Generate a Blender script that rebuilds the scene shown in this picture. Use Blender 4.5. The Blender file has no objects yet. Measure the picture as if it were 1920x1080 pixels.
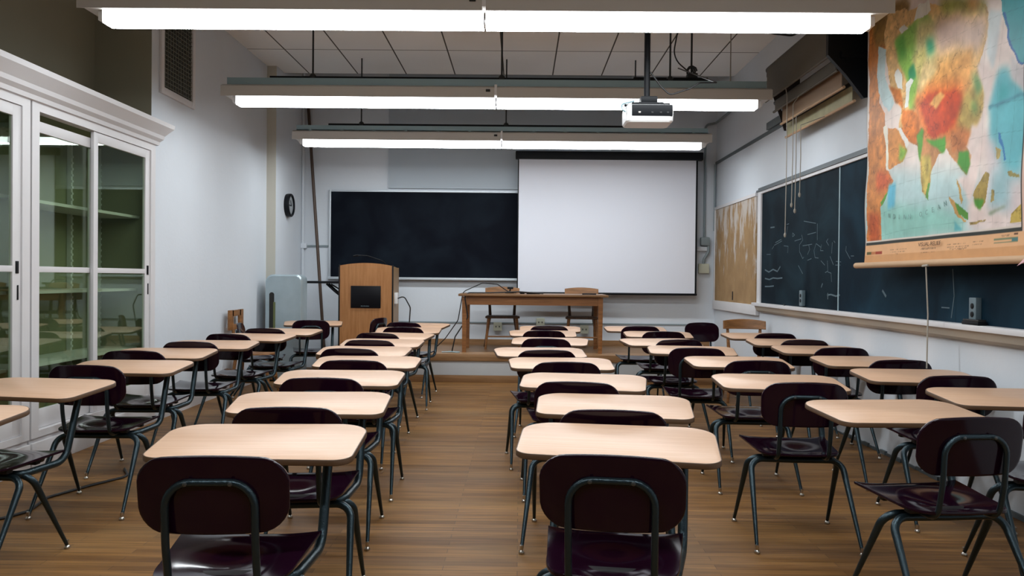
import bpy, bmesh, math, random
import numpy as np
from mathutils import Vector, Matrix, Quaternion
random.seed(7)
rng = np.random.default_rng(11)
SC = bpy.context.scene
COL = SC.collection
PI = math.pi
R = math.radians

# ------------------------------------------------------------------ materials
def srgb(r, g, b):
    f = lambda c: (c/255/12.92) if c/255 <= .04045 else ((c/255+.055)/1.055)**2.4
    return (f(r), f(g), f(b), 1)

def new_mat(name):
    m = bpy.data.materials.new(name); m.use_nodes = True
    nt = m.node_tree
    return m, nt, nt.nodes['Principled BSDF']

def plain(name, col, rough=.5, metal=0, spec=.5, bump=0, bscale=60, var=0, vscale=3):
    m, nt, b = new_mat(name)
    b.inputs['Base Color'].default_value = col
    b.inputs['Roughness'].default_value = rough
    b.inputs['Metallic'].default_value = metal
    b.inputs['Specular IOR Level'].default_value = spec
    if bump or var:
        tc = nt.nodes.new('ShaderNodeTexCoord')
    if bump:
        n = nt.nodes.new('ShaderNodeTexNoise'); n.inputs['Scale'].default_value = bscale
        bp = nt.nodes.new('ShaderNodeBump'); bp.inputs['Strength'].default_value = bump
        bp.inputs['Distance'].default_value = .01
        nt.links.new(tc.outputs['Object'], n.inputs['Vector'])
        nt.links.new(n.outputs['Fac'], bp.inputs['Height'])
        nt.links.new(bp.outputs['Normal'], b.inputs['Normal'])
    if var:
        n = nt.nodes.new('ShaderNodeTexNoise'); n.inputs['Scale'].default_value = vscale
        n.inputs['Detail'].default_value = 5
        nt.links.new(tc.outputs['Object'], n.inputs['Vector'])
        r = nt.nodes.new('ShaderNodeMixRGB'); r.blend_type = 'MIX'
        r.inputs[1].default_value = tuple(c*(1-var) for c in col[:3])+(1,)
        r.inputs[2].default_value = tuple(min(1, c*(1+var)) for c in col[:3])+(1,)
        nt.links.new(n.outputs['Fac'], r.inputs[0])
        nt.links.new(r.outputs[0], b.inputs['Base Color'])
    return m

def wood(name, c1, c2, rough=.4, axis='X', scale=8, stretch=18, spec=.4):
    m, nt, b = new_mat(name)
    tc = nt.nodes.new('ShaderNodeTexCoord')
    mp = nt.nodes.new('ShaderNodeMapping')
    s = [stretch, stretch, stretch]; s['XYZ'.index(axis)] = 1.0
    mp.inputs['Scale'].default_value = s
    n = nt.nodes.new('ShaderNodeTexNoise'); n.inputs['Scale'].default_value = scale/4
    n.inputs['Detail'].default_value = 6; n.inputs['Roughness'].default_value = .65
    cr = nt.nodes.new('ShaderNodeValToRGB')
    cr.color_ramp.elements[0].position = .35; cr.color_ramp.elements[0].color = c1
    cr.color_ramp.elements[1].position = .68; cr.color_ramp.elements[1].color = c2
    L = nt.links.new
    L(tc.outputs['Object'], mp.inputs['Vector']); L(mp.outputs[0], n.inputs['Vector'])
    L(n.outputs['Fac'], cr.inputs[0]); L(cr.outputs[0], b.inputs['Base Color'])
    b.inputs['Roughness'].default_value = rough
    b.inputs['Specular IOR Level'].default_value = spec
    return m

M = {}
M['wall'] = plain('wall_paint', (.64, .685, .735, 1), .6, spec=.3, bump=.12, bscale=25, var=.05, vscale=1.6)
M['rearwall'] = plain('rear_wall_darkened', (.16, .15, .13, 1), .7)  # unseen back wall, darkened so the chair backs mirror less light
M['recess'] = plain('olive_recess_paint', (.25, .24, .175, 1), .7, var=.08, vscale=2)
M['pierface'] = plain('pier_face_shade', (.52, .50, .43, 1), .6)  # shadowed front of the pier, its shade put into a beige tone
M['soffit'] = plain('panel_paint', (.43, .49, .545, 1), .6, spec=.3, var=.04, vscale=2)
M['trimwhite'] = plain('white_gloss_paint', (.66, .65, .66, 1), .4, spec=.4, var=.04, vscale=5)
M['cabinside'] = plain('cabinet_interior', (.26, .26, .165, 1), .6, var=.12, vscale=2)
M['laminate'] = wood('maple_laminate', (.54, .325, .20, 1), (.62, .405, .275, 1), .38, 'X', 14, 22, .75)
M['edge'] = plain('brown_edge_band', (.085, .042, .018, 1), .45)
M['plastic'] = plain('maroon_plastic', (.010, .0018, .007, 1), .10, spec=.28)
M['tube'] = plain('dark_hammered_metal', (.026, .043, .052, 1), .28, metal=.7, bump=.15, bscale=220)
M['nickel'] = plain('nickel', (.55, .52, .47, 1), .28, metal=1)
M['rubber'] = plain('black_rubber', (.01, .01, .011, 1), .5)
M['screw'] = plain('screw_steel', (.10, .11, .11, 1), .35, metal=.8)
M['black'] = plain('black_satin', (.004, .005, .007, 1), .45, spec=.2)
M['blackgloss'] = plain('black_screen', (.003, .003, .005, 1), .35, spec=.2)
M['housing'] = plain('fixture_housing', (.55, .52, .48, 1), .45)
M['channel'] = plain('blue_grey_channel', (.30, .42, .46, 1), .4, metal=.15)
M['rod'] = plain('dark_rod', (.03, .033, .035, 1), .4, metal=.4)
M['conduit'] = plain('painted_conduit', (.22, .27, .29, 1), .45)
M['railgrey'] = plain('grey_rail', (.09, .11, .12, 1), .5)
M['galv'] = plain('grey_metal_cover', (.40, .49, .53, 1), .34, metal=.35, var=.25, vscale=4)
M['chalkwhite'] = plain('chalk', (.55, .62, .66, 1), .9, spec=.1)
M['chalkfaint'] = plain('faint_chalk', (.11, .155, .18, 1), .9, spec=.1)
M['alu'] = plain('aluminium_trim', (.55, .60, .64, 1), .35, metal=.4)
M['screen'] = plain('screen_cloth', (.71, .73, .80, 1), .7, spec=.2)
M['tan'] = plain('tan_map_cloth', (.48, .31, .18, 1), .7, var=.15)
M['apron'] = plain('tray_apron_paint', (.46, .41, .34, 1), .55)
M['darktan'] = plain('dark_map_cloth', (.10, .085, .06, 1), .7, var=.2)
M['orangetan'] = plain('orange_map_cloth', (.27, .17, .095, 1), .7, var=.15)
M['yellowmap'] = plain('yellow_green_map', (.36, .33, .19, 1), .7, var=.3, vscale=9)
M['darkbrown'] = plain('dark_brown_case', (.02, .012, .01, 1), .5)
M['cord'] = plain('pale_cord', (.36, .33, .28, 1), .8)
M['oak'] = wood('lectern_oak', (.31, .13, .042, 1), (.43, .20, .075, 1), .4, 'Z', 10, 14)
M['oakside'] = wood('lectern_side_oak', (.26, .16, .08, 1), (.33, .21, .11, 1), .45, 'Z', 10, 14)
M['tablewood'] = wood('table_wood', (.19, .075, .022, 1), (.32, .135, .046, 1), .4, 'X', 10, 14)
M['tabletop'] = wood('table_top_wood', (.17, .085, .035, 1), (.25, .13, .06, 1), .35, 'X', 10, 14)
M['chairwood'] = wood('old_chair_wood', (.17, .072, .020, 1), (.31, .135, .045, 1), .4, 'X', 12, 10)
M['chairdark'] = wood('old_chair_dark_wood', (.06, .032, .016, 1), (.11, .06, .03, 1), .45, 'Z', 12, 10)
M['stagewood'] = wood('platform_boards', (.23, .12, .05, 1), (.34, .19, .09, 1), .4, 'X', 10, 16)
M['polewood'] = plain('pole_brown', (.06, .032, .018, 1), .5)
M['outlet'] = plain('outlet_ivory', (.55, .57, .46, 1), .5)
M['outletgrey'] = plain('outlet_steel', (.16, .22, .25, 1), .4, metal=.3)
M['white'] = plain('white_plastic', (.72, .72, .72, 1), .35)
M['pink'] = plain('pink_paper', (.75, .45, .48, 1), .7)
M['slot'] = plain('dark_slot', (.012, .012, .01, 1), .7)
M['olive'] = plain('olive_strip', (.12, .14, .05, 1), .7)
M['riser'] = plain('platform_riser_paint', (.55, .58, .60, 1), .55, var=.06, vscale=3)
M['duct'] = plain('vent_dark', (.035, .036, .03, 1), .7)
M['ventbar'] = plain('vent_bar', (.14, .14, .11, 1), .6)
M['lettering'] = plain('map_lettering', srgb(120, 150, 145), .8)
M['title'] = plain('map_title', srgb(75, 50, 35), .8)
M['dial'] = plain('clock_dial', (.35, .38, .40, 1), .5)

def mk_light(name, strength, col):
    m = bpy.data.materials.new(name); m.use_nodes = True
    nt = m.node_tree; nt.nodes.clear()
    e = nt.nodes.new('ShaderNodeEmission'); o = nt.nodes.new('ShaderNodeOutputMaterial')
    e.inputs['Color'].default_value = col; e.inputs['Strength'].default_value = strength
    nt.links.new(e.outputs[0], o.inputs[0])
    return m
LIGHT = 36.0
M['lamp'] = mk_light('lamp_lens', LIGHT, (.91, .965, 1.0, 1))
M['lampside'] = mk_light('lamp_lens_side', 8.0, (.93, .97, 1.0, 1))

def mk_glass():
    m = bpy.data.materials.new('cabinet_glass'); m.use_nodes = True
    nt = m.node_tree; nt.nodes.clear()
    o = nt.nodes.new('ShaderNodeOutputMaterial'); mx = nt.nodes.new('ShaderNodeMixShader')
    t = nt.nodes.new('ShaderNodeBsdfTransparent'); g = nt.nodes.new('ShaderNodeBsdfGlossy')
    fr = nt.nodes.new('ShaderNodeFresnel'); ge = nt.nodes.new('ShaderNodeNewGeometry'); mr = nt.nodes.new('ShaderNodeMapRange'); mr.inputs[3].default_value = 1.5; mr.inputs[4].default_value = 1/1.5
    nt.links.new(ge.outputs['Backfacing'], mr.inputs[0]); nt.links.new(mr.outputs[0], fr.inputs['IOR'])
    t.inputs['Color'].default_value = (.83, .90, .80, 1)
    g.inputs['Roughness'].default_value = .02; g.inputs['Color'].default_value = (.9, 1, .95, 1)
    L = nt.links.new
    L(fr.outputs[0], mx.inputs[0]); L(t.outputs[0], mx.inputs[1]); L(g.outputs[0], mx.inputs[2]); L(mx.outputs[0], o.inputs[0])
    return m
M['glass'] = mk_glass()

def mk_floor():
    m, nt, b = new_mat('strip_wood_floor')
    L = nt.links.new
    tc = nt.nodes.new('ShaderNodeTexCoord')
    br = nt.nodes.new('ShaderNodeTexBrick')
    br.offset = .37; br.inputs['Scale'].default_value = 1
    br.inputs['Brick Width'].default_value = .9; br.inputs['Row Height'].default_value = .057
    br.inputs['Mortar Size'].default_value = .0012; br.inputs['Bias'].default_value = 0
    br.inputs['Color1'].default_value = (.155, .070, .019, 1); br.inputs['Color2'].default_value = (.260, .127, .037, 1)
    br.inputs['Mortar'].default_value = (.075, .04, .02, 1)
    L(tc.outputs['Object'], br.inputs['Vector'])
    mp = nt.nodes.new('ShaderNodeMapping'); mp.inputs['Scale'].default_value = (1.2, 22, 1)
    n = nt.nodes.new('ShaderNodeTexNoise'); n.inputs['Scale'].default_value = 2.2; n.inputs['Detail'].default_value = 6
    L(tc.outputs['Object'], mp.inputs['Vector']); L(mp.outputs[0], n.inputs['Vector'])
    cr = nt.nodes.new('ShaderNodeValToRGB')
    cr.color_ramp.elements[0].position = .3; cr.color_ramp.elements[0].color = (.62, .60, .58, 1)
    cr.color_ramp.elements[1].position = .7; cr.color_ramp.elements[1].color = (1.25, 1.25, 1.25, 1)
    L(n.outputs['Fac'], cr.inputs[0])
    mu = nt.nodes.new('ShaderNodeMixRGB'); mu.blend_type = 'MULTIPLY'; mu.inputs[0].default_value = 1
    L(br.outputs['Color'], mu.inputs[1]); L(cr.outputs[0], mu.inputs[2])
    # worn grey patches
    n2 = nt.nodes.new('ShaderNodeTexNoise'); n2.inputs['Scale'].default_value = 1.1; n2.inputs['Detail'].default_value = 4
    mp2 = nt.nodes.new('ShaderNodeMapping'); mp2.inputs['Scale'].default_value = (.7, 1.8, 1)
    L(tc.outputs['Object'], mp2.inputs['Vector']); L(mp2.outputs[0], n2.inputs['Vector'])
    cr2 = nt.nodes.new('ShaderNodeValToRGB')
    cr2.color_ramp.elements[0].position = .5; cr2.color_ramp.elements[0].color = (0, 0, 0, 1)
    cr2.color_ramp.elements[1].position = .75; cr2.color_ramp.elements[1].color = (.45, .45, .45, 1)
    L(n2.outputs['Fac'], cr2.inputs[0])
    mx = nt.nodes.new('ShaderNodeMixRGB'); mx.inputs[2].default_value = (.23, .145, .066, 1)
    L(cr2.outputs[0], mx.inputs[0]); L(mu.outputs[0], mx.inputs[1]); L(mx.outputs[0], b.inputs['Base Color'])
    b.inputs['Roughness'].default_value = .5; b.inputs['Specular IOR Level'].default_value = .25
    return m
M['floor'] = mk_floor()

def mk_ceiling():
    m, nt, b = new_mat('acoustic_ceiling_tiles')
    L = nt.links.new
    tc = nt.nodes.new('ShaderNodeTexCoord')
    mp = nt.nodes.new('ShaderNodeMapping'); mp.inputs['Location'].default_value = (.24+.32, 1.14*.5-10.85, 0)
    mp.inputs['Location'].default_value = (.24, -9.71, 0)
    br = nt.nodes.new('ShaderNodeTexBrick'); br.offset = 0
    br.inputs['Scale'].default_value = 1
    br.inputs['Brick Width'].default_value = .64; br.inputs['Row Height'].default_value = 1.14
    br.inputs['Mortar Size'].default_value = .009; br.inputs['Mortar Smooth'].default_value = .2
    br.inputs['Color1'].default_value = (.93, .94, .93, 1); br.inputs['Color2'].default_value = (.87, .88, .87, 1)
    br.inputs['Mortar'].default_value = (.10, .095, .085, 1)
    n = nt.nodes.new('ShaderNodeTexNoise'); n.inputs['Scale'].default_value = 1.3; n.inputs['Detail'].default_value = 3
    mx = nt.nodes.new('ShaderNodeMixRGB'); mx.blend_type = 'MULTIPLY'; mx.inputs[0].default_value = .10
    L(tc.outputs['Object'], mp.inputs['Vector']); L(mp.outputs[0], br.inputs['Vector'])
    L(tc.outputs['Object'], n.inputs['Vector'])
    L(br.outputs['Color'], mx.inputs[1]); L(n.outputs['Fac'], mx.inputs[2]); L(mx.outputs[0], b.inputs['Base Color'])
    b.inputs['Roughness'].default_value = .9; b.inputs['Specular IOR Level'].default_value = .1
    return m
M['ceiling'] = mk_ceiling()

def mk_board(name, base, dust, amt, sc=(1, 1, 1)):
    m, nt, b = new_mat(name)
    L = nt.links.new
    tc = nt.nodes.new('ShaderNodeTexCoord')
    mp = nt.nodes.new('ShaderNodeMapping'); mp.inputs['Scale'].default_value = sc
    n = nt.nodes.new('ShaderNodeTexNoise'); n.inputs['Scale'].default_value = 1.5; n.inputs['Detail'].default_value = 7
    n.inputs['Distortion'].default_value = .8
    cr = nt.nodes.new('ShaderNodeValToRGB')
    cr.color_ramp.elements[0].position = .42; cr.color_ramp.elements[0].color = base
    cr.color_ramp.elements[1].position = .80; cr.color_ramp.elements[1].color = tuple(base[i]*(1-amt)+dust[i]*amt for i in range(3))+(1,)
    L(tc.outputs['Object'], mp.inputs[0]); L(mp.outputs[0], n.inputs['Vector']); L(n.outputs['Fac'], cr.inputs[0])
    L(cr.outputs[0], b.inputs['Base Color'])
    b.inputs['Roughness'].default_value = .65; b.inputs['Specular IOR Level'].default_value = .07
    return m
M['slate'] = mk_board('slate_front', (.003, .0045, .009, 1), (.02, .032, .045, 1), .4)
M['slate2'] = mk_board('slate_right', (.0025, .0085, .0145, 1), (.03, .075, .10, 1), .4)
M['slate3'] = mk_board('slate_right_dusty', (.003, .012, .022, 1), (.02, .07, .11, 1), .55)

def mk_cork():
    m, nt, b = new_mat('cork_with_paper_remains')
    L = nt.links.new
    tc = nt.nodes.new('ShaderNodeTexCoord')
    n = nt.nodes.new('ShaderNodeTexNoise'); n.inputs['Scale'].default_value = 5; n.inputs['Detail'].default_value = 6
    cr = nt.nodes.new('ShaderNodeValToRGB')
    cr.color_ramp.elements[0].color = (.20, .115, .045, 1); cr.color_ramp.elements[1].color = (.42, .265, .125, 1)
    L(tc.outputs['Object'], n.inputs['Vector']); L(n.outputs['Fac'], cr.inputs[0])
    mp = nt.nodes.new('ShaderNodeMapping'); mp.inputs['Scale'].default_value = (1, 2.6, .9)
    n2 = nt.nodes.new('ShaderNodeTexNoise'); n2.inputs['Scale'].default_value = 2.2; n2.inputs['Detail'].default_value = 9
    n2.inputs['Roughness'].default_value = .68
    L(tc.outputs['Object'], mp.inputs[0]); L(mp.outputs[0], n2.inputs['Vector'])
    sx = nt.nodes.new('ShaderNodeSeparateXYZ'); L(tc.outputs['Object'], sx.inputs[0])
    mr = nt.nodes.new('ShaderNodeMapRange')    # paper torn off mostly from the upper half
    mr.inputs[1].default_value = 1.1; mr.inputs[2].default_value = 2.3; mr.inputs[3].default_value = -.12; mr.inputs[4].default_value = .10
    L(sx.outputs['Z'], mr.inputs[0])
    ad = nt.nodes.new('ShaderNodeMath'); ad.operation = 'ADD'
    L(n2.outputs['Fac'], ad.inputs[0]); L(mr.outputs[0], ad.inputs[1])
    c2 = nt.nodes.new('ShaderNodeValToRGB')
    c2.color_ramp.elements[0].position = .51; c2.color_ramp.elements[1].position = .61
    c2.color_ramp.elements[1].color = (.8, .8, .8, 1)
    L(ad.outputs[0], c2.inputs[0])
    mx = nt.nodes.new('ShaderNodeMixRGB'); mx.inputs[2].default_value = (.52, .49, .46, 1)
    L(c2.outputs[0], mx.inputs[0]); L(cr.outputs[0], mx.inputs[1]); L(mx.outputs[0], b.inputs['Base Color'])
    b.inputs['Roughness'].default_value = .85
    return m
M['cork'] = mk_cork()

def mk_map():
    m, nt, b = new_mat('printed_relief_map')
    a = nt.nodes.new('ShaderNodeVertexColor'); a.layer_name = 'print'
    nt.links.new(a.outputs['Color'], b.inputs['Base Color'])
    b.inputs['Roughness'].default_value = .5; b.inputs['Specular IOR Level'].default_value = .3
    return m
M['map'] = mk_map()

# ------------------------------------------------------------------ mesh helpers
class MB:
    def __init__(s): s.bm = bmesh.new()
    def box(s, c, size, rot=None, bev=0, mi=0):
        hx, hy, hz = (v/2 for v in size)
        vs = [Vector((sx*hx, sy*hy, sz*hz)) for sx in (-1, 1) for sy in (-1, 1) for sz in (-1, 1)]
        if rot is not None: vs = [rot @ v for v in vs]
        bv = [s.bm.verts.new(v+Vector(c)) for v in vs]
        fs = [s.bm.faces.new([bv[i] for i in q]) for q in ((0, 1, 3, 2), (4, 6, 7, 5), (0, 4, 5, 1), (2, 3, 7, 6), (0, 2, 6, 4), (1, 5, 7, 3))]
        for f in fs: f.material_index = mi
        if bev:
            es = list({e for f in fs for e in f.edges})
            r = bmesh.ops.bevel(s.bm, geom=es, offset=bev, segments=2, profile=.6, affect='EDGES')
            for f in r['faces']: f.material_index = mi
        return s
    def bb(s, x0, x1, y0, y1, z0, z1, bev=0, mi=0):
        return s.box(((x0+x1)/2, (y0+y1)/2, (z0+z1)/2), (x1-x0, y1-y0, z1-z0), None, bev, mi)
    def tube(s, pts, r, n=10, cap=True, mi=0):
        pts = [Vector(p) for p in pts]
        rs = r if isinstance(r, (list, tuple)) else [r]*len(pts)
        T = []
        for i in range(len(pts)):
            a = pts[max(0, i-1)]; b = pts[min(len(pts)-1, i+1)]
            T.append((b-a).normalized())
        up = Vector((0, 0, 1)) if abs(T[0].z) < .9 else Vector((0, 1, 0))
        nrm = (up-T[0]*up.dot(T[0])).normalized()
        rings = []
        for i, p in enumerate(pts):
            if i:
                q = T[i-1].rotation_difference(T[i]); nrm = (q @ nrm)
                nrm = (nrm-T[i]*nrm.dot(T[i])).normalized()
            bi = T[i].cross(nrm)
            rings.append([s.bm.verts.new(p+(nrm*math.cos(2*PI*k/n)+bi*math.sin(2*PI*k/n))*rs[i]) for k in range(n)])
        for a, b in zip(rings, rings[1:]):
            for k in range(n):
                f = s.bm.faces.new((a[k], a[(k+1) % n], b[(k+1) % n], b[k])); f.material_index = mi
        if cap:
            s.bm.faces.new(rings[0][::-1]).material_index = mi; s.bm.faces.new(rings[-1]).material_index = mi
        return s
    def lathe(s, prof, c=(0, 0, 0), n=16, rot=None, mi=0):
        c = Vector(c); rings = []
        for r, z in prof:
            ring = []
            for k in range(n):
                v = Vector((r*math.cos(2*PI*k/n), r*math.sin(2*PI*k/n), z))
                if rot is not None: v = rot @ v
                ring.append(s.bm.verts.new(v+c))
            rings.append(ring)
        for a, b in zip(rings, rings[1:]):
            for k in range(n):
                s.bm.faces.new((a[k], a[(k+1) % n], b[(k+1) % n], b[k])).material_index = mi
        s.bm.faces.new(rings[0][::-1]).material_index = mi; s.bm.faces.new(rings[-1]).material_index = mi
        return s
    def loft(s, loops, cap=True, mi=0):
        rings = [[s.bm.verts.new(Vector(p)) for p in lp] for lp in loops]
        n = len(rings[0])
        for a, b in zip(rings, rings[1:]):
            for k in range(n):
                s.bm.faces.new((a[k], a[(k+1) % n], b[(k+1) % n], b[k])).material_index = mi
        if cap:
            s.bm.faces.new(rings[0][::-1]).material_index = mi; s.bm.faces.new(rings[-1]).material_index = mi
        return s
    def plate(s, fn, nrm, th, ns=16, ts=14, mi=0):
        """closed thin shell around the surface fn(s,t); nrm(s,t) gives the thickness direction"""
        F, B = [], []
        for j in range(ts+1):
            t = .5-.5*math.cos(PI*j/ts)
            fr, br = [], []
            for i in range(ns+1):
                u = -math.cos(PI*i/ns)
                p = Vector(fn(u, t)); d = Vector(nrm(u, t)).normalized()*(th/2)
                e = min(i, ns-i, j, ts-j); k = 1 if e > 0 else .55
                fr.append(s.bm.verts.new(p+d*k)); br.append(s.bm.verts.new(p-d*k))
            F.append(fr); B.append(br)
        for j in range(ts):
            for i in range(ns):
                s.bm.faces.new((F[j][i], F[j][i+1], F[j+1][i+1], F[j+1][i]))
                s.bm.faces.new((B[j][i], B[j+1][i], B[j+1][i+1], B[j][i+1]))
        per = [(0, i) for i in range(ns)]+[(j, ns) for j in range(ts)]+[(ts, i) for i in range(ns, 0, -1)]+[(j, 0) for j in range(ts, 0, -1)]
        for a, b in zip(per, per[1:]+per[:1]):
            s.bm.faces.new((F[a[0]][a[1]], B[a[0]][a[1]], B[b[0]][b[1]], F[b[0]][b[1]]))
        return s
    def build(s, name, mats, parent=None, smooth=40, loc=None, rotz=0):
        bmesh.ops.recalc_face_normals(s.bm, faces=s.bm.faces)
        me = bpy.data.meshes.new(name); s.bm.to_mesh(me); s.bm.free()
        for m in (mats if isinstance(mats, (list, tuple)) else [mats]): me.materials.append(m)
        if smooth:
            me.polygons.foreach_set('use_smooth', [True]*len(me.polygons))
            me.set_sharp_from_angle(angle=R(smooth))
        o = bpy.data.objects.new(name, me); COL.objects.link(o)
        if parent: o.parent = parent
        if loc: o.location = loc
        if rotz: o.rotation_euler.z = rotz
        return o

def fillet(pts, rad, n=6):
    pts = [Vector(p) for p in pts]; out = [pts[0]]
    for i in range(1, len(pts)-1):
        p = pts[i]; a = pts[i-1]-p; b = pts[i+1]-p
        r = rad[i-1] if isinstance(rad, (list, tuple)) else rad
        la, lb = a.length, b.length; a.normalize(); b.normalize()
        ang = a.angle(b)
        if r <= 0 or ang > PI-.02: out.append(p); continue
        d = min(r/math.tan(ang/2), la*.49, lb*.49); rr = d*math.tan(ang/2)
        c = p+(a+b).normalized()*(rr/math.sin(ang/2))
        s0 = p+a*d-c; s1 = p+b*d-c
        for k in range(n+1):
            out.append(c+s0.normalized().slerp(s1.normalized(), k/n)*rr)
    out.append(pts[-1])
    return out

def fillet_poly(poly, rad, n=7):
    N = len(poly); out = []
    for i in range(N):
        p = Vector(poly[i]).to_3d(); a = Vector(poly[i-1]).to_3d()-p; b = Vector(poly[(i+1) % N]).to_3d()-p
        a.normalize(); b.normalize(); ang = a.angle(b); r = rad[i]
        d = r/math.tan(ang/2); c = p+(a+b).normalized()*(r/math.sin(ang/2))
        s0 = p+a*d-c; s1 = p+b*d-c
        for k in range(n+1):
            v = c+s0.normalized().slerp(s1.normalized(), k/n)*r; out.append((v.x, v.y))
    return out

def inset(loop, d):
    n = len(loop); out = []
    for i in range(n):
        a = Vector(loop[i-1]); b = Vector(loop[(i+1) % n]); t = (b-a).normalized()
        nr = Vector((-t.y, t.x)); out.append((loop[i][0]+nr.x*d, loop[i][1]+nr.y*d))
    return out

def tag(o, label=None, cat=None, group=None, kind=None):
    if label: o['label'] = label
    if cat: o['category'] = cat
    if group: o['group'] = group
    if kind: o['kind'] = kind
    return o
def empty(name, loc=(0, 0, 0), rz=0):
    o = bpy.data.objects.new(name, None); COL.objects.link(o)
    o.empty_display_size = .1
    o.location = loc; o.rotation_euler.z = rz
    return o
def thing(name, label, cat, loc=(0, 0, 0), rz=0, group=None):
    return tag(empty(name, loc, rz), label, cat, group)
KIDS = {}
def copy_tree(o, parent=None):
    c = o.copy(); COL.objects.link(c)
    if parent: c.parent = parent
    if o not in KIDS: KIDS[o] = list(o.children)
    for ch in KIDS[o]: copy_tree(ch, c)
    return c
def struct(o): o['kind'] = 'structure'; return o
# ------------------------------------------------------------------ room shell  (x right, y away from the camera, z up; metres)
XR, YF, YB, ZC = 2.77, 11.75, -3.4, 3.97
CABX = -3.24
struct(MB().bb(-3.9, 3.0, YB-.15, YF+.15, -.12, 0).build('floor', M['floor'], smooth=0))
# the suspended ceiling stops short of the front wall; the slab closes the room above the gap
struct(MB().bb(-3.9, 3.0, YB-.15, 10.85, ZC, ZC+.04).build('ceiling', M['ceiling'], smooth=0))
struct(MB().bb(-3.95, 3.05, YB-.2, YF+.2, 4.75, 4.9).build('ceiling_slab', M['wall'], smooth=0))
struct(MB().bb(-3.9, 3.0, YF, YF+.15, 0, 4.75).build('wall_front', M['wall'], smooth=0))
struct(MB().bb(-3.9, 3.0, YB-.15, YB, 0, 4.75).build('wall_back', M['rearwall'], smooth=0))
struct(MB().bb(XR, XR+.15, YB, YF, 0, 4.75).build('wall_right', M['wall'], smooth=0))
w = MB()
w.loft([[(x, y, z) for x, y in ((-3.95, YB), (-3.74, YB), (-3.74, 7.2), (CABX, 7.2), (CABX, 10.48), (-3.12, 10.48), (-3.12, YF), (-3.95, YF))] for z in (0, 4.75)])
w.bm.normal_update()
for fc in w.bm.faces:
    c = fc.calc_center_median(); nx, ny = abs(fc.normal.x), abs(fc.normal.y)
    if nx > .9 and abs(c.x+3.74) < .02: fc.material_index = 1
    if ny > .9 and abs(c.y-7.2) < .02: fc.material_index = 1
    if ny > .9 and abs(c.y-10.48) < .02: fc.material_index = 2
struct(w.build('wall_left', [M['wall'], M['recess'], M['pierface']], smooth=0))
struct(MB().bb(CABX, CABX+.015, 7.42, 10.47, 0, .13).build('baseboard_left', M['trimwhite'], smooth=0))
struct(MB().bb(-1.885, 1.55, YF-.035, YF, 2.565, 4.3).build('trim_1', M['soffit'], smooth=0))   # raised panel above the front board
struct(MB().bb(XR-.02, XR, 6.9, YF-.02, 2.94, 2.975).build('trim_2', M['railgrey'], smooth=0))   # picture rail
struct(MB().bb(-2.5, 2.7, YF-.02, YF, .355, .43).build('baseboard_front', M['stagewood'], smooth=0))
struct(MB().bb(-3.1, 2.74, YF-.012, YF, .655, .675).build('trim_3', M['conduit'], smooth=0))  # wire raceway low on the front wall

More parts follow.
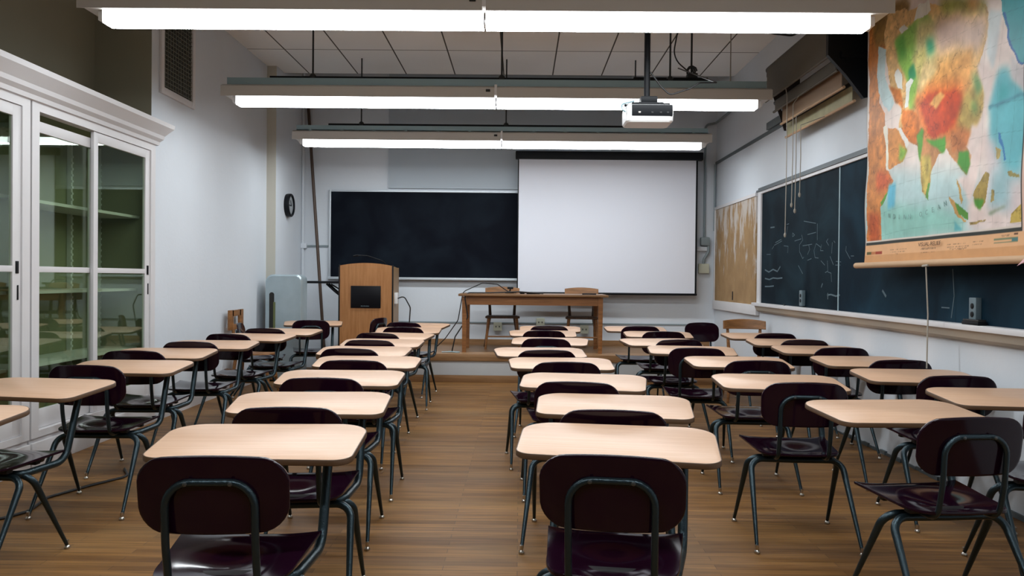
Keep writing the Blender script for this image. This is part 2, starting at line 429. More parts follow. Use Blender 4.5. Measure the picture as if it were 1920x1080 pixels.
# ------------------------------------------------------------------ student desks: a chair with a writing top on one arm tube
def make_desk():
    root = empty('student_desk')
    # --- backrest
    W, H, zc = .208, .112, .699
    def back_xyz(x, z):
        return .028*(abs(x)/W)**2 - .14*(z-zc)
    def bfn(u, t):
        q = 2*t-1; r = .075; a = max(0, abs(q)*H-(H-r))
        w = W-r+math.sqrt(max(0, r*r-a*a))
        w *= (1-.012*(1-t))
        x = u*w; z = zc+q*H
        if q > 0: z -= .016*(x/W)**2*q
        else: z += .006*(x/W)**2*(-q)
        return (x, back_xyz(x, z), z)
    b = MB().plate(bfn, lambda u, t: (0, 1, .1), .013, 18, 16).build('backrest', M['plastic'], root, 60)
    # --- seat: a dished shell, square at the front and round at the back
    def sfn(u, t):                      # t = 0 rear, 1 front
        y = .025+.415*t
        if t < .35:
            k = 1-t/.35; w = .13+(.20-.13)*math.sqrt(max(0, 1-k*k))
        else: w = .20+.024*((t-.35)/.65)
        x = u*w
        z = .443+.014*t-.027*math.exp(-(x/.125)**2-((t-.42)/.30)**2)+.004*(abs(x)/.21)**4+.006*max(0, (.25-t)/.25)**2-.006*max(0, (t-.8)/.2)**2*(1-abs(u)**4)
        return (x, y, z)
    seat = MB().plate(sfn, lambda u, t: (0, 0, 1), .012, 26, 24).build('seat', M['plastic'], root, 60)
    MB().bb(-.17, .17, .125, .165, .418, .436, .004).bb(-.17, .17, .31, .345, .418, .436, .004).build('seat_bracket', M['rubber'], root)
    # --- back frame: one bent tube, forward under the seat, up and over behind the backrest
    def rearY(x, z): return back_xyz(x, z)-.0065-.011
    fx = .121
    half = [(-fx, .40, .424), (-fx, .03, .424), (-fx, rearY(fx, .60)-.006, .56), (-fx, rearY(fx, .735), .737)]
    path = half+[(fx, rearY(fx, .735), .737), (fx, rearY(fx, .6)-.006, .56), (fx, .03, .424), (fx, .40, .424)]
    fr = MB().tube(fillet(path, [.06, .4, .07, .07, .4, .06], 7), .0108, 10).build('back_frame', M['tube'], root, 60)
    sc = MB()
    for x, z in ((-.06, .737), (.06, .737), (-fx, .655), (fx, .655)):
        y = rearY(x, z)-.0115
        MB().lathe([(.0062, 0), (.0062, .002), (.003, .0035)], (x, y, z), 10, Matrix.Rotation(PI/2, 3, 'X')).build('screw', M['screw'], fr)
    sc.bm.free()
    for sx in (-1, 1):
        MB().lathe([(.010, -.012), (.016, -.010), (.016, .014), (.012, .018)], (sx*fx, .405, .424), 12, Matrix.Rotation(-PI/2, 3, 'X')).build('bumper', M['rubber'], fr)
    # --- four legs: two bent tubes under the seat, splayed fore and aft
    for sx in (-1, 1):
        for y0, yf in ((.155, -.095), (.205, .425)):
            pts = fillet([(0, y0, .397), (sx*.225, y0, .399), (sx*.246, yf, .02)], .062, 8)
            n = len(pts); rs = []
            for i, p in enumerate(pts):
                t = max(0, min(1, (.34-p.z)/.32)); rs.append(.0155-.007*t)
            leg = MB().tube(pts, rs, 12).build('leg', M['tube'], root, 60)
            MB().lathe([(.004, 0), (.013, .001), (.0145, .006), (.012, .012), (.007, .017), (.0088, .022), (.0088, .04)],
                       (sx*.2463, yf-(.0025 if yf < 0 else -.0025), .0), 12).build('glide', M['nickel'], leg)
    # --- writing-top arm
    MB().tube(fillet([(.02, .18, .408), (.19, .19, .404), (.222, .445, .412), (.228, .545, .724)], [.05, .085], 8), .0165, 12).build('arm_tube', M['tube'], root, 60)
    # --- desktop
    tilt = R(4.4); zt = .748
    rot = Matrix.Rotation(tilt, 4, 'X')
    def T(x, y, z):
        v = rot @ Vector((x, y-.53, z)); return (v.x, v.y+.53, v.z+zt)
    out = fillet_poly([(-.325, .325), (.335, .292), (.347, .742), (-.347, .742)], [.06, .06, .115, .115], 9)
    lo = [(0, -.020, .002), (0, -.017, 0), (0, -.002, 0), (0, 0, .0025)]
    top = MB()
    loops = [[T(x, y, z) for x, y in inset(out, d+.003)] for _, z, d in ((0, -.019, 0), (0, -.0012, 0), (0, 0, .002))]
    top.loft(loops)
    tp = top.build('desktop', M['laminate'], root, 35)
    eb = MB()
    o1 = [[T(x, y, z) for x, y in inset(out, d)] for z, d in ((-.0205, .012), (-.0205, .0025), (-.018, 0), (-.003, 0), (-.0006, .0016), (-.0006, .0045))]
    eb.loft(o1, cap=False)
    eb.build('edge_band', M['edge'], tp, 35)
    br = MB()
    for yy in (.45, .60):
        x0, y0, z0 = T(.05, yy, -.027)
        br.box((.05, y0, z0), (.42, .028, .014), Matrix.Rotation(tilt, 3, 'X'), .002)
    x0, y0, z0 = T(.228, .525, -.028); br.box((.228, y0, z0), (.07, .15, .014), Matrix.Rotation(tilt, 3, 'X'), .002)
    br.build('desktop_bracket', M['rubber'], root)
    return root

COLS = {
 'left': ('in the column along the glass cabinets', [(-2.30, 2.60, .02), (-2.42, 3.47, .10), (-2.345, 4.425, -.02), (-2.50, 5.30, -.05), (-2.44, 6.07, -.05), (-2.461, 6.918, .12), (-2.395, 7.70, .10), (-2.346, 9.24, -.2)]),
 'midl': ('in the column left of the aisle', [(-.839, 2.238, -.06), (-.874, 3.087, -.08), (-.964, 3.992, -.034), (-.984, 4.851, -.019), (-1.169, 5.64, .013), (-1.174, 6.42, .03), (-1.254, 7.236, .172), (-1.152, 8.128, -.035), (-1.27, 8.995, .2)]),
 'midr': ('in the column right of the aisle', [(.263, 2.309, .14), (.357, 3.11, .11), (.276, 3.947, .133), (.28, 4.883, -.019), (.191, 5.692, -.075), (.22, 6.793, .089), (.233, 7.83, 0), (.31, 8.62, .048)]),
 'right': ('in the second column from the right wall', [(1.674, 3.036, -.11), (1.395, 4.016, .05), (1.476, 5.1, .015), (1.294, 6.004, .122), (1.325, 6.824, -.144), (1.374, 7.866, .057), (1.282, 8.733, .023)]),
 'wall': ('in the column beside the right wall', [(2.36, 3.50, .04), (2.33, 4.384, .04), (2.42, 5.239, -.02), (2.41, 6.17, .009), (2.40, 6.944, .03), (2.41, 7.77, -.04)]),
}
ORD = ['first', 'second', 'third', 'fourth', 'fifth', 'sixth', 'seventh', 'eighth', 'ninth']
proto = make_desk(); used = False
for key, (where, spots) in COLS.items():
    for i, (x, y, yaw) in enumerate(spots):
        d = proto if not used else copy_tree(proto)
        used = True
        d.location = (x, y, 0); d.rotation_euler.z = -yaw
        tone = 'pale-topped' if key in ('midl', 'midr') else 'tan-topped'
        which = 'last and farthest' if i == len(spots)-1 else (ORD[i]+' from the camera')
        tag(d, f'{tone} maroon student desk, {which} {where}', 'student desk', 'student desks in columns')

# ------------------------------------------------------------------ suspended fluorescent fixtures
def make_fixture(name_label, y, group='suspended fluorescent lights', top=ZC):
    t = thing('pendant_light', name_label, 'light', (-.24, y, 2.895), 0, group)
    for sx in (-1, 1):
        x0, x1 = (-2.42, -.006) if sx < 0 else (.006, 2.42)
        m = MB()
        prof = [(-.07, .078), (-.07, .008), (-.063, .0), (.063, .0), (.07, .008), (.07, .078)]
        m.loft([[(x, a, b) for a, b in prof] for x in (x0, x1)])
        m.bm.normal_update()
        for fc in m.bm.faces: fc.material_index = 0 if fc.calc_center_median().z < .001 else (2 if abs(fc.normal.x) > .9 else 1)
        m.build('lamp_lens', [M['lamp'], M['lampside'], M['white']], t, 0)
    MB().loft([[(x, a, b) for a, b in ((-.188, .052), (-.19, .052), (-.19, .145), (-.14, .168), (.14, .168), (.19, .145), (.19, .052), (.188, .052), (.10, .079), (-.10, .079))] for x in (-2.52, -.012)]).build('housing', M['housing'], t, 30)
    MB().loft([[(x, a, b) for a, b in ((-.188, .052), (-.19, .052), (-.19, .145), (-.14, .168), (.14, .168), (.19, .145), (.19, .052), (.188, .052), (.10, .079), (-.10, .079))] for x in (.012, 2.52)]).build('housing', M['housing'], t, 30)
    MB().bb(-.012, .012, -.193, .193, .075, .172, .003).build('joint_strap', M['white'], t)
    MB().bb(-.09, -.05, -.197, -.19, .105, .128, .003).build('switch_hole', M['slot'], t)
    c = MB().bb(-2.48, 2.48, -.135, -.12, .168, .232).bb(-2.48, 2.48, .12, .135, .168, .232).bb(-2.48, 2.48, -.135, .135, .168, .178)
    for k in range(13):
        x = -2.31+k*.385
        c.bb(x-.015, x+.015, -.142, .142, .165, .19)
    c.build('channel', M['channel'], t, 0)
    MB().bb(-2.12, 1.72, -.022, .022, .244, .276).build('mounting_rail', M['black'], t, 0)
    for x in (-1.72, .05, 1.62):
        r = MB().tube([(x, 0, .25), (x, 0, top-2.895)], .009, 8)
        r.lathe([(.03, 0), (.034, .012), (.03, .045), (.014, .06)], (x, 0, .245), 12)
        r.build('hanger_rod', M['rod'], t)
    for sx in (-1, 1):
        MB().bb(sx*2.44-.02, sx*2.44+.02, -.045, .045, .02, .08, .004).build('end_cap', M['white'], t)
    return t
for lab, y in (('long double fluorescent light hung nearest, cut by the top of the picture', 5.28),
               ('long double fluorescent light hung in the middle, behind the projector', 7.73),
               ('long double fluorescent light hung farthest, over the projection screen', 10.09)):
    make_fixture(lab, y)
for k, y in enumerate((2.83, .38)):
    make_fixture('long double fluorescent light hung over '+('the nearest desks, above the picture', 'the camera, above the picture')[k], y)

# ragged dark joint where the right wall meets the floor
jb = MB(); yy = 3.0
while yy < 10.1:
    l = random.uniform(.05, .16); jb.bb(XR-random.uniform(.010, .022), XR, yy, yy+l, 0, random.uniform(.008, .03)); yy += l
struct(jb.build('baseboard_right', M['railgrey'], smooth=0))
# ------------------------------------------------------------------ glass-door cabinets on the left
def cabinet(y0, y1, label, ysplit):
    t = thing('glass_cabinet', label, 'cabinet', (CABX, y0, 0), 0, 'built-in glass cabinets')
    L = y1-y0; xb = -.49
    c = MB()
    c.bb(xb, -.02, 0, .03, .2, 2.44).bb(xb, -.02, L-.03, L, .2, 2.44).bb(xb, -.02, .03, L-.03, 2.42, 2.44).bb(xb, -.02, .03, L-.03, .2, .24)
    c.build('carcass', M['cabinside'], t, 0)
    MB().bb(xb, xb+.015, .03, L-.03, .24, 2.42).build('back_panel', M['cabinside'], t, 0)
    f = MB()
    f.bb(-.06, .012, 0, .085, .2, 2.45).bb(-.06, .012, L-.085, L, .2, 2.45)
    f.bb(-.06, .012, .085, L-.085, 2.385, 2.45).bb(-.06, .012, .085, L-.085, .2, .245)
    f.build('face_frame', M['trimwhite'], t, 0)
    MB().bb(xb, -.005, 0, L, 0, .2).bb(-.005, .02, 0, L, 0, .17, .004).build('plinth', M['trimwhite'], t)
    cr = MB()
    prof = [(.012, 2.44), (.03, 2.445), (.035, 2.475), (.06, 2.50), (.066, 2.53), (.09, 2.56), (.125, 2.60), (.13, 2.635), (.10, 2.645), (-.48, 2.645), (-.48, 2.44)]
    e = .10 if y1 > 7 else 0
    loops = [[(a, yy, b) for a, b in prof] for yy in (0, L+.021 if not e else L)]
    if e:      # the cornice returns round the far end
        loops = [loops[0], [(a, L+max(0, a), b) for a, b in prof], [(min(a, .001), L+max(0, a), b) for a, b in prof]]
    cr.loft(loops)
    cr.build('cornice', M['trimwhite'], t, 25)
    for z, w in ((.66, .38), (1.17, .38), (1.80, .40)):
        MB().bb(xb+.02, xb+.02+w-.03, .035, L-.035, z-.01, z+.012).build('shelf', M['trimwhite'], t, 0)
    for yy in (.06, ysplit-y0+.45, L-.06):
        s = MB().bb(xb+.016, xb+.05, yy-.012, yy+.012, .26, 2.40)
        for k in range(40):
            s.bb(xb+.05, xb+.058, yy-.012, yy+.012, .3+k*.05, .318+k*.05)
        s.build('shelf_standard', M['trimwhite'], t, 0)
    ys = ysplit-y0
    for (a, b, xo, drop, hside) in ((.085, ys+.05, -.042, .05, -1), (ys-.05, L-.085, -.012, 0, 1)):
        d = MB(); sw = .085; top = 2.383-drop; bot = .247
        d.bb(xo-.013, xo+.013, a, a+sw*.75, bot, top, .003).bb(xo-.013, xo+.013, b-sw, b, bot, top, .003)
        d.bb(xo-.0129, xo+.0129, a+sw*.7, b-sw+.005, top-.075, top, .003).bb(xo-.0129, xo+.0129, a+sw*.7, b-sw+.005, bot, bot+.13, .003)
        d.bb(xo-.0129, xo+.0129, a+sw*.7, b-sw+.005, 1.31, 1.35, .003)
        dr = d.build('door', M['trimwhite'], t)
        for z0, z1 in ((bot+.12, 1.315), (1.345, top-.07)):
            MB().bb(xo-.002, xo+.002, a+sw*.72, b-sw+.008, z0, z1).build('pane', M['glass'], dr, 0)
        yh = b-.04 if hside > 0 else a+.035
        hb = MB().bb(xo+.013, xo+.017, yh-.016, yh+.016, 1.30, 1.38, .001).bb(xo+.017, xo+.019, yh-.008, yh+.008, 1.312, 1.368)
        hb.build('finger_pull', M['black'], dr)
        MB().bb(xo+.013, xo+.018, yh+.0, yh+.014, 1.13, 1.225, .002).build('lock_plate', M['black'], dr)
    return t
cabinet(3.56, 5.40, 'white built-in cabinet with sliding glass doors at the left edge of the picture', 4.48)
cabinet(5.42, 7.26, 'white built-in cabinet with two glass doors ending beside the white wall', 6.28)
struct(MB().bb(CABX-.3, CABX-.02, 5.402, 5.418, 0, 2.43).build('trim_4', M['trimwhite'], smooth=0))

# wall vent
t = thing('wall_vent', 'dark grilled air vent high on the left wall', 'vent', (CABX, 7.38, 2.93))
f = MB(); L, Hh = .70, 1.0
f.bb(0, .025, -.03, .03, 0, Hh, .004).bb(0, .025, L-.03, L+.03, 0, Hh, .004).bb(0, .025, .03, L-.03, 0, .06, .004).bb(0, .025, .03, L-.03, Hh-.06, Hh, .004)
f.build('frame', M['trimwhite'], t)
MB().bb(0, .006, .02, L-.02, .05, Hh-.05).build('backing', M['duct'], t, 0)
g = MB()
for k in range(22): z = .08+k*.04; g.bb(.006, .014, .03, L-.03, z, z+.006)
for k in range(11): y = .06+k*.058; g.bb(.008, .016, y, y+.005, .06, Hh-.06)
g.build('grille', M['ventbar'], t, 0)

# wall clock on the pier
t = thing('wall_clock', 'round black-rimmed wall clock on the pier above the metal cover', 'clock', (-3.12, 10.98, 2.245))
ry = Matrix.Rotation(PI/2, 3, 'Y')
MB().lathe([(.15, 0), (.155, .02), (.155, .06), (.145, .07), (.128, .068), (.126, .045), (.126, .02)], (0, 0, 0), 28, ry).build('rim', M['black'], t)
MB().lathe([(.127, .03), (.127, .046)], (0, 0, 0), 28, ry).build('dial', M['dial'], t)
MB().box((.05, .02, .03), (.004, .012, .09), Matrix.Rotation(.6, 3, 'X')).box((.05, -.03, .0), (.004, .01, .11), Matrix.Rotation(1.5, 3, 'X')).build('hands', M['black'], t, 0)

# ------------------------------------------------------------------ lecture platform
PZ, PY = .355, 10.25
t = thing('lecture_platform', 'low wooden lecture platform with white riser across the front', 'platform', (0, PY, 0))
MB().bb(-2.5, 2.76, .02, YF-PY-.021, PZ-.03, PZ).build('deck', M['stagewood'], t, 0)
MB().bb(-2.53, 2.76, -.03, .02, PZ-.085, PZ, .006).bb(-2.53, -2.50, .02, 1.47, PZ-.085, PZ, .006).build('nosing', M['stagewood'], t)
MB().bb(-2.5, 2.76, 0, .019, .09, PZ-.085).bb(-2.5, -2.48, .019, 1.47, 0, PZ-.085).build('riser', M['riser'], t, 0)
MB().bb(-2.51, 2.76, -.02, .019, 0, .09, .004).build('base_board', M['stagewood'], t)

# ------------------------------------------------------------------ front chalkboard, screen
t = thing('chalkboard', 'black chalkboard on the front wall, partly behind the projection screen', 'chalkboard', (0, YF, 1.30))
MB().bb(-2.70, 1.0, -.03, -.012, .0, 1.21).build('slate', M['slate'], t, 0)
f = MB().bb(-2.73, -2.70, -.04, -.001, -.03, 1.235, .003).bb(1.0, 1.03, -.04, -.001, -.03, 1.235, .003).bb(-2.70, 1.0, -.04, -.001, 1.21, 1.235, .003)
f.build('frame', M['alu'], t)
MB().bb(-2.73, 1.03, -.10, -.001, -.035, 0, .005).build('chalk_tray', M['alu'], t)

t = thing('projection_screen', 'large white pull-down projection screen with black border', 'projection screen', (0, YF-.25, 0))
MB().bb(-.03, 2.43, -.004, .004, 1.115, 2.965).build('fabric', M['screen'], t, 0)
for a, b in ((-.045, -.03), (2.43, 2.455)): MB().bb(a, b, -.0045, .0045, 1.115, 2.965).build('black_border', M['black'], t, 0)
MB().tube([(-.05, 0, 1.10), (2.46, 0, 1.10)], .016, 10).build('bottom_bar', M['black'], t)
MB().bb(-.08, 2.52, -.06, .06, 2.96, 3.07, .015).build('case', M['black'], t)
MB().bb(.2, .26, .055, .245, 2.98, 3.05).build('wall_bracket', M['black'], t, 0)
MB().bb(2.2, 2.26, .055, .245, 2.98, 3.05).build('wall_bracket', M['black'], t, 0)

# ------------------------------------------------------------------ lectern
t = thing('lectern', 'oak-veneer lectern with arched top and black front panel', 'lectern', (-1.985, 10.6, PZ))
hw = .335; ht = 1.09
front = [(-hw, 0)]+[(-hw+2*hw*k/16, ht+.035*(1-((k-8)/8)**2)) for k in range(17)]+[(hw, 0)]
MB().loft([[(x, y, z) for x, z in front] for y in (0, .022)]).build('front_board', M['oak'], t, 0)
MB().bb(hw-.002, hw+.022, .012, .46, 0, ht-.02).bb(-hw-.022, -hw+.002, .012, .46, 0, ht-.02).build('side_board', M['oakside'], t, 0)
for sx in (-1, 1): MB().bb(*sorted((sx*hw, sx*(hw+.018))), -.004, .03, 0, ht+.01, .004).build('corner_strip', M['black'], t)
top = MB()
top.box((0, .235, ht-.025), (.70, .47, .024), Matrix.Rotation(R(-3), 3, 'X'), .004)
top.build('reading_top', M['oakside'], t)
pn = MB().bb(-.193, .193, -.012, .0, .545, .83, .003).build('front_panel', M['blackgloss'], t)
mk = MB()
for k in range(6): mk.bb(-.06+k*.018, -.046+k*.018, -.0135, -.0119, .566, .575-(k % 2)*.002)
mk.build('maker_mark', M['outletgrey'], pn, 0)
bx = MB().bb(hw+.022, hw+.06, .06, .18, .60, .745, .006).build('switch_box', M['white'], t)
MB().tube(fillet([(hw+.06, .12, .67), (hw+.14, .14, .70), (hw+.22, .16, .55), (hw+.20, .2, .30), (hw+.14, .3, .01)], .08, 6), .008, 8).build('cable', M['rubber'], t)
MB().tube(fillet([(.27, .22, ht-.01), (.18, .15, ht+.07), (-.0, .1, ht+.13), (-.12, .08, ht+.135)], .1, 6), .006, 8).tube([(-.12, .08, ht+.135), (-.18, .075, ht+.125)], .012, 8).build('microphone', M['black'], t)
sh = MB().bb(-hw-.46, -hw-.02, .10, .38, .855, .885, .004)
sh.tube(fillet([(-hw-.02, .2, .68), (-hw-.12, .2, .76), (-hw-.22, .2, .85)], .1, 6), .013, 8)
sh.tube(fillet([(-hw-.02, .32, .68), (-hw-.12, .32, .76), (-hw-.22, .32, .85)], .1, 6), .013, 8)
sh.tube([(-hw-.03, .2, .77), (-hw-.16, .2, .845)], .010, 8)
sh.build('folding_side_shelf', M['black'], t)

# ------------------------------------------------------------------ teacher table and what lies on it
t = thing('teacher_table', 'long plain wooden teacher table on the platform', 'table', (.16, 10.46, PZ))
MB().bb(-.94, .96, -.04, .78, .715, .745, .005).build('tabletop', M['tabletop'], t)
MB().bb(-.84, .84, .015, .035, .605, .715).bb(-.84, .84, .70, .72, .605, .715).bb(-.87, -.85, .05, .68, .605, .715).bb(.85, .87, .05, .68, .605, .715).build('apron', M['tablewood'], t, 0)
for sx in (-1, 1):
    for y in (.03, .70):
        MB().loft([[(sx*.865+a*s, y+b*s, z) for a, b in ((-.03, -.03), (.03, -.03), (.03, .03), (-.03, .03))] for z, s in ((0, .8), (.71, 1))]).build('leg', M['tablewood'], t, 0)
TZ = PZ+.745
def small(name, mb, mat, label, cat, group=None): return tag(mb.build(name, mat), label, cat, group)
small('cable', MB().tube(fillet([(-.86, 10.50, .362), (-.82, 10.48, .55), (-.66, 10.47, .80), (-.70, 10.45, 1.06), (-.66, 10.52, TZ+.012), (-.4, 10.6, TZ+.012), (0, 10.55, TZ+.03), (.3, 10.6, TZ+.009)], .05, 5), .008, 8), M['rubber'],
      'thick black cable drooping off the left end of the teacher table', 'cable')
small('cable', MB().tube(fillet([(-1.12, 10.95, .362), (-.98, 10.9, .50), (-.80, 10.7, .75), (-.74, 10.7, 1.12), (-.50, 10.9, 1.235), (-.30, 11.0, 1.22), (-.16, 11.1, TZ+.02), (-.05, 11.05, TZ+.01)], .08, 5), .0065, 8), M['rubber'],
      'thin black cable arching above the back of the teacher table', 'cable')
small('floor_cable', MB().tube(fillet([(-.98, 10.40, .361), (-.88, 10.42, .363), (-.80, 10.36, .363), (-.73, 10.42, .361), (-.9, 10.47, .362)], .05, 5), .006, 8), M['channel'],
      'short coil of cable lying on the platform left of the table', 'cable')
small('remote_control', MB().box((.17, 10.62, TZ+.013), (.17, .06, .026), Matrix.Rotation(.12, 3, 'Z'), .006), M['black'], 'black remote control lying on the table between the two chairs', 'remote control')
small('pointer', MB().box((.03, 10.65, TZ+.016), (.06, .05, .032), None, .008), M['black'], 'small black gadget beside the remote on the teacher table', 'gadget')
small('marker', MB().tube([(.80, 10.60, TZ+.009), (.98, 10.62, TZ+.009)], .009, 8), M['black'], 'black marker at the right end of the teacher table', 'marker')
t = thing('document_camera', 'small dark camera head on the table by the left chair', 'camera', (-.14, 11.12, TZ))
MB().bb(-.06, .06, -.05, .05, 0, .02, .006).build('base', M['black'], t)
MB().tube([(0, 0, .015), (.01, 0, .06)], .009, 8).bb(-.03, .05, -.03, .03, .055, .085, .006).build('head', M['black'], t)

# old wooden chairs
def wood_chair(label, loc, rz, slat=False, curved=True, dark=True, seat_h=.44, top=.83, hole=False, width=.40):
    t = thing('wooden_chair', label, 'chair', loc, rz)
    hw_ = width/2
    sm = M['chairdark'] if dark else M['chairwood']
    MB().loft([[(x*s, y*s, z) for x, y in fillet_poly([(-hw_, -.20), (hw_, -.20), (hw_*.86, .2), (-hw_*.86, .2)], [.04]*4, 5)] for z, s in ((seat_h-.03, .97), (seat_h-.024, 1), (seat_h-.006, 1), (seat_h, .97))]).build('seat', sm, t)
    for sx in (-1, 1):
        MB().tube([(sx*(hw_-.05), -.16, seat_h-.02), (sx*(hw_-.01), -.22, 0)], [.022, .015], 8).build('front_leg', M['chairwood'], t)
        MB().tube([(sx*(hw_-.0), .21, 0), (sx*(hw_-.07), .165, seat_h), (sx*(hw_-.05), .225, top-.03)], [.016, .021, .015], 8).build('back_post', sm, t)
    MB().tube([(-hw_+.035, -.20, .17), (hw_-.035, -.20, .17)], .011, 8).build('stretcher', M['chairwood'], t)
    for sx in (-1, 1):
        MB().tube([(sx*(hw_-.02), -.20, .13), (sx*(hw_-.02), .19, .13)], .011, 8).build('stretcher', M['chairwood'], t)
    c = .05 if curved else .02
    if hole:
        b = MB()
        for sx in (-1, 1): b.bb(sx*(hw_-.02)-.065, sx*(hw_-.02)+.065, .20, .225, top-.22, top, .006)
        b.bb(-hw_+.04, hw_-.04, .2, .224, top-.07, top-.002, .004).bb(-hw_+.04, hw_-.04, .2, .224, top-.218, top-.16, .004)
        b.build('backrest', M['chairwood'], t)
    else:
        b = MB(); hh = .11 if not slat else .10
        b.plate(lambda u, q: (u*(hw_+.0), .215+.02*q-c*(1-u*u)*-1-c, top-hh+hh*q-.02*u*u*q), lambda u, q: (0, 1, 0), .022, 14, 8)
        b.build('backrest', M['chairwood'], t, 50)
    if slat: MB().bb(-hw_+.05, hw_-.05, .185, .203, seat_h+.14, seat_h+.17, .004).build('back_slat', M['chairwood'], t)
    return t
wood_chair('old wooden chair with curved backrest behind the left half of the teacher table', (-.235, 11.16, PZ), .04, width=.47)
wood_chair('old wooden chair with straight backrest and slat behind the right half of the teacher table', (.84, 11.14, PZ), -.03, slat=True, curved=False, width=.46)
wood_chair('wide-backed wooden chair against the right wall below the corkboard', (2.46, 8.95, 0), -.12, dark=False, width=.46, top=.875, seat_h=.45)
wood_chair('wooden chair with a slotted backrest standing sideways against the left wall', (-2.96, 9.18, 0), R(90), dark=False, hole=True, width=.36, top=.92)

# plain maroon chairs without writing tops
stack_done = {}
def plain_chair(label, loc, rz):
    t = thing('plastic_chair', label, 'chair', loc, rz, 'maroon chairs without desktops')
    for ch in list(proto.children):
        if ch.name.split('.')[0] in ('arm_tube', 'desktop', 'desktop_bracket'): continue
        copy_tree(ch, t)
    return t
plain_chair('loose maroon plastic chair without a desktop, turned to face the room near the corkboard', (2.10, 9.56, 0), R(190))
plain_chair('loose dark plastic chair without a desktop, sideways against the left wall', (-2.90, 8.5, 0), R(-80))
plain_chair('loose dark plastic chair without a desktop, half hidden in front of the lectern', (-1.68, 9.92, 0), R(72))

# metal cover of the corner radiator
t = thing('radiator_cover', 'tall grey-blue metal cover with rounded corners beside the pier', 'radiator cover', (-2.87, 10.12, 0))
prof = fillet_poly([(-.27, .02), (.18, .02), (.18, 1.32), (-.27, 1.32)], [.01, .01, .07, .10], 6)
MB().loft([[(x*k+(-.025)*(1-k), y, .02+(z-.02)*k2) for x, z in prof] for y, k, k2 in ((0, .96, .985), (.02, 1, 1), (.27, 1, 1), (.29, .96, .985))]).build('shell', M['galv'], t, 35)
sl = fillet_poly([(-.215, .1), (-.155, .1), (-.155, 1.10), (-.215, 1.10)], [.005, .005, .029, .029], 5)
MB().loft([[(x, y, z) for x, z in sl] for y in (-.004, .003)]).build('slot', M['slot'], t, 0)
MB().bb(-.165, -.14, -.006, .002, .1, .98).build('edge_strip', M['olive'], t, 0)
MB().bb(-.25, -.2, .03, .26, 0, .03).bb(.15, .2, .03, .26, 0, .03).build('foot', M['black'], t, 0)

# window pole leaning in the corner
small('window_pole', MB().tube([(-2.70, 11.45, .015), (-3.035, 11.715, 3.74)], .022, 8), M['polewood'], 'long brown window pole leaning in the left front corner', 'pole')

# conduits and boxes, front wall
small('conduit', MB().tube(fillet([(-3.10, 11.715, .70), (-3.10, 11.715, 4.6)], .01, 2), .02, 8), M['wall'], 'painted vertical pipe in the left front corner', 'pipe')
t = thing('cable_raceway', 'thin pale raceway from the corner to the front chalkboard', 'raceway', (-3.10, YF, 1.735))
MB().bb(0, .36, -.02, -.001, -.012, .012).build('channel', M['conduit'], t, 0)
MB().bb(-.06, .06, -.06, -.001, -.035, .035, .004).build('junction_box', M['wall'], t)
t = thing('conduit_run', 'grey conduit with round box dropping down the right front corner', 'conduit', (0, 0, 0))
MB().tube(fillet([(XR-.03, 8.3, 3.52), (XR-.03, YF-.04, 3.52), (2.60, YF-.04, 3.50), (2.60, YF-.04, 1.90)], .07, 6), .016, 8).build('pipe', M['conduit'], t)
MB().bb(2.545, 2.675, YF-.09, YF-.001, 1.79, 1.91, .02).build('junction_box', M['conduit'], t)
MB().tube(fillet([(2.66, YF-.05, 1.82), (2.66, YF-.05, 1.70), (2.60, YF-.05, 1.60), (2.59, YF-.05, 1.53)], .05, 6), .02, 8).build('flexible_pipe', M['conduit'], t)
MB().bb(2.525, 2.67, YF-.07, YF-.001, 1.40, 1.535, .008).build('outlet_box', M['outlet'], t)
small('shelf_bracket', MB().bb(2.48, 2.66, YF-.05, YF-.001, 1.715, 1.775, .004), M['wall'], 'short painted ledge beside the screen under the round conduit box', 'ledge')
small('conduit', MB().tube(fillet([(XR-.03, YF-.05, 2.94), (XR-.03, YF-.05, 2.0)], .01, 2), .014, 8), M['conduit'], 'thin pipe below the picture rail in the right front corner', 'pipe')
for x, z, lab in ((-.312, .613, 'ivory outlet box under the left wooden chair'), (.295, .68, 'ivory outlet box on the wall between the two wooden chairs'), (.92, .585, 'ivory outlet box under the right wooden chair')):
    t = thing('wall_outlet', lab, 'outlet', (x, YF, z), 0, 'ivory outlets low on the front wall')
    MB().bb(-.06, .06, -.045, -.0205, -.06, .06, .006).bb(-.05, .05, -.021, -.0, -.05, .05).build('box', M['outlet'], t)
    MB().bb(-.03, -.018, -.047, -.045, -.012, .012).build('socket', M['rubber'], t, 0)
    MB().bb(.018, .03, -.047, -.045, -.012, .012).build('socket', M['rubber'], t, 0)

# ------------------------------------------------------------------ right wall boards
t = thing('corkboard', 'framed cork board with torn paper remains beside the front corner', 'corkboard', (0, 0, 0))
MB().bb(XR-.022, XR-.001, 9.66, 11.66, 1.02, 2.29).build('cork', M['cork'], t, 0)
MB().bb(XR-.035, XR-.001, 11.66, 11.70, .98, 2.33, .003).bb(XR-.035, XR-.001, 9.66, 11.66, 2.29, 2.33, .003).bb(XR-.045, XR-.001, 9.55, 11.70, .90, 1.02, .004).build('frame', M['trimwhite'], t)
MB().bb(XR-.026, XR-.022, 10.66, 10.70, 1.05, 1.16, .001).build('wall_switch', M['black'], t)
t = thing('chalkboard', 'long blue-black chalkboard with white frame and tray on the right wall', 'chalkboard', (XR, 0, 0))
BZ0, BZ1 = 1.05, 2.29
pa = MB().bb(-.022, -.008, 7.15, 9.42, BZ0, BZ1).build('slate_panel', M['slate2'], t, 0)
pb = MB().bb(-.022, -.008, 3.3, 7.13, BZ0, BZ1).build('slate_panel', M['slate3'], t, 0)
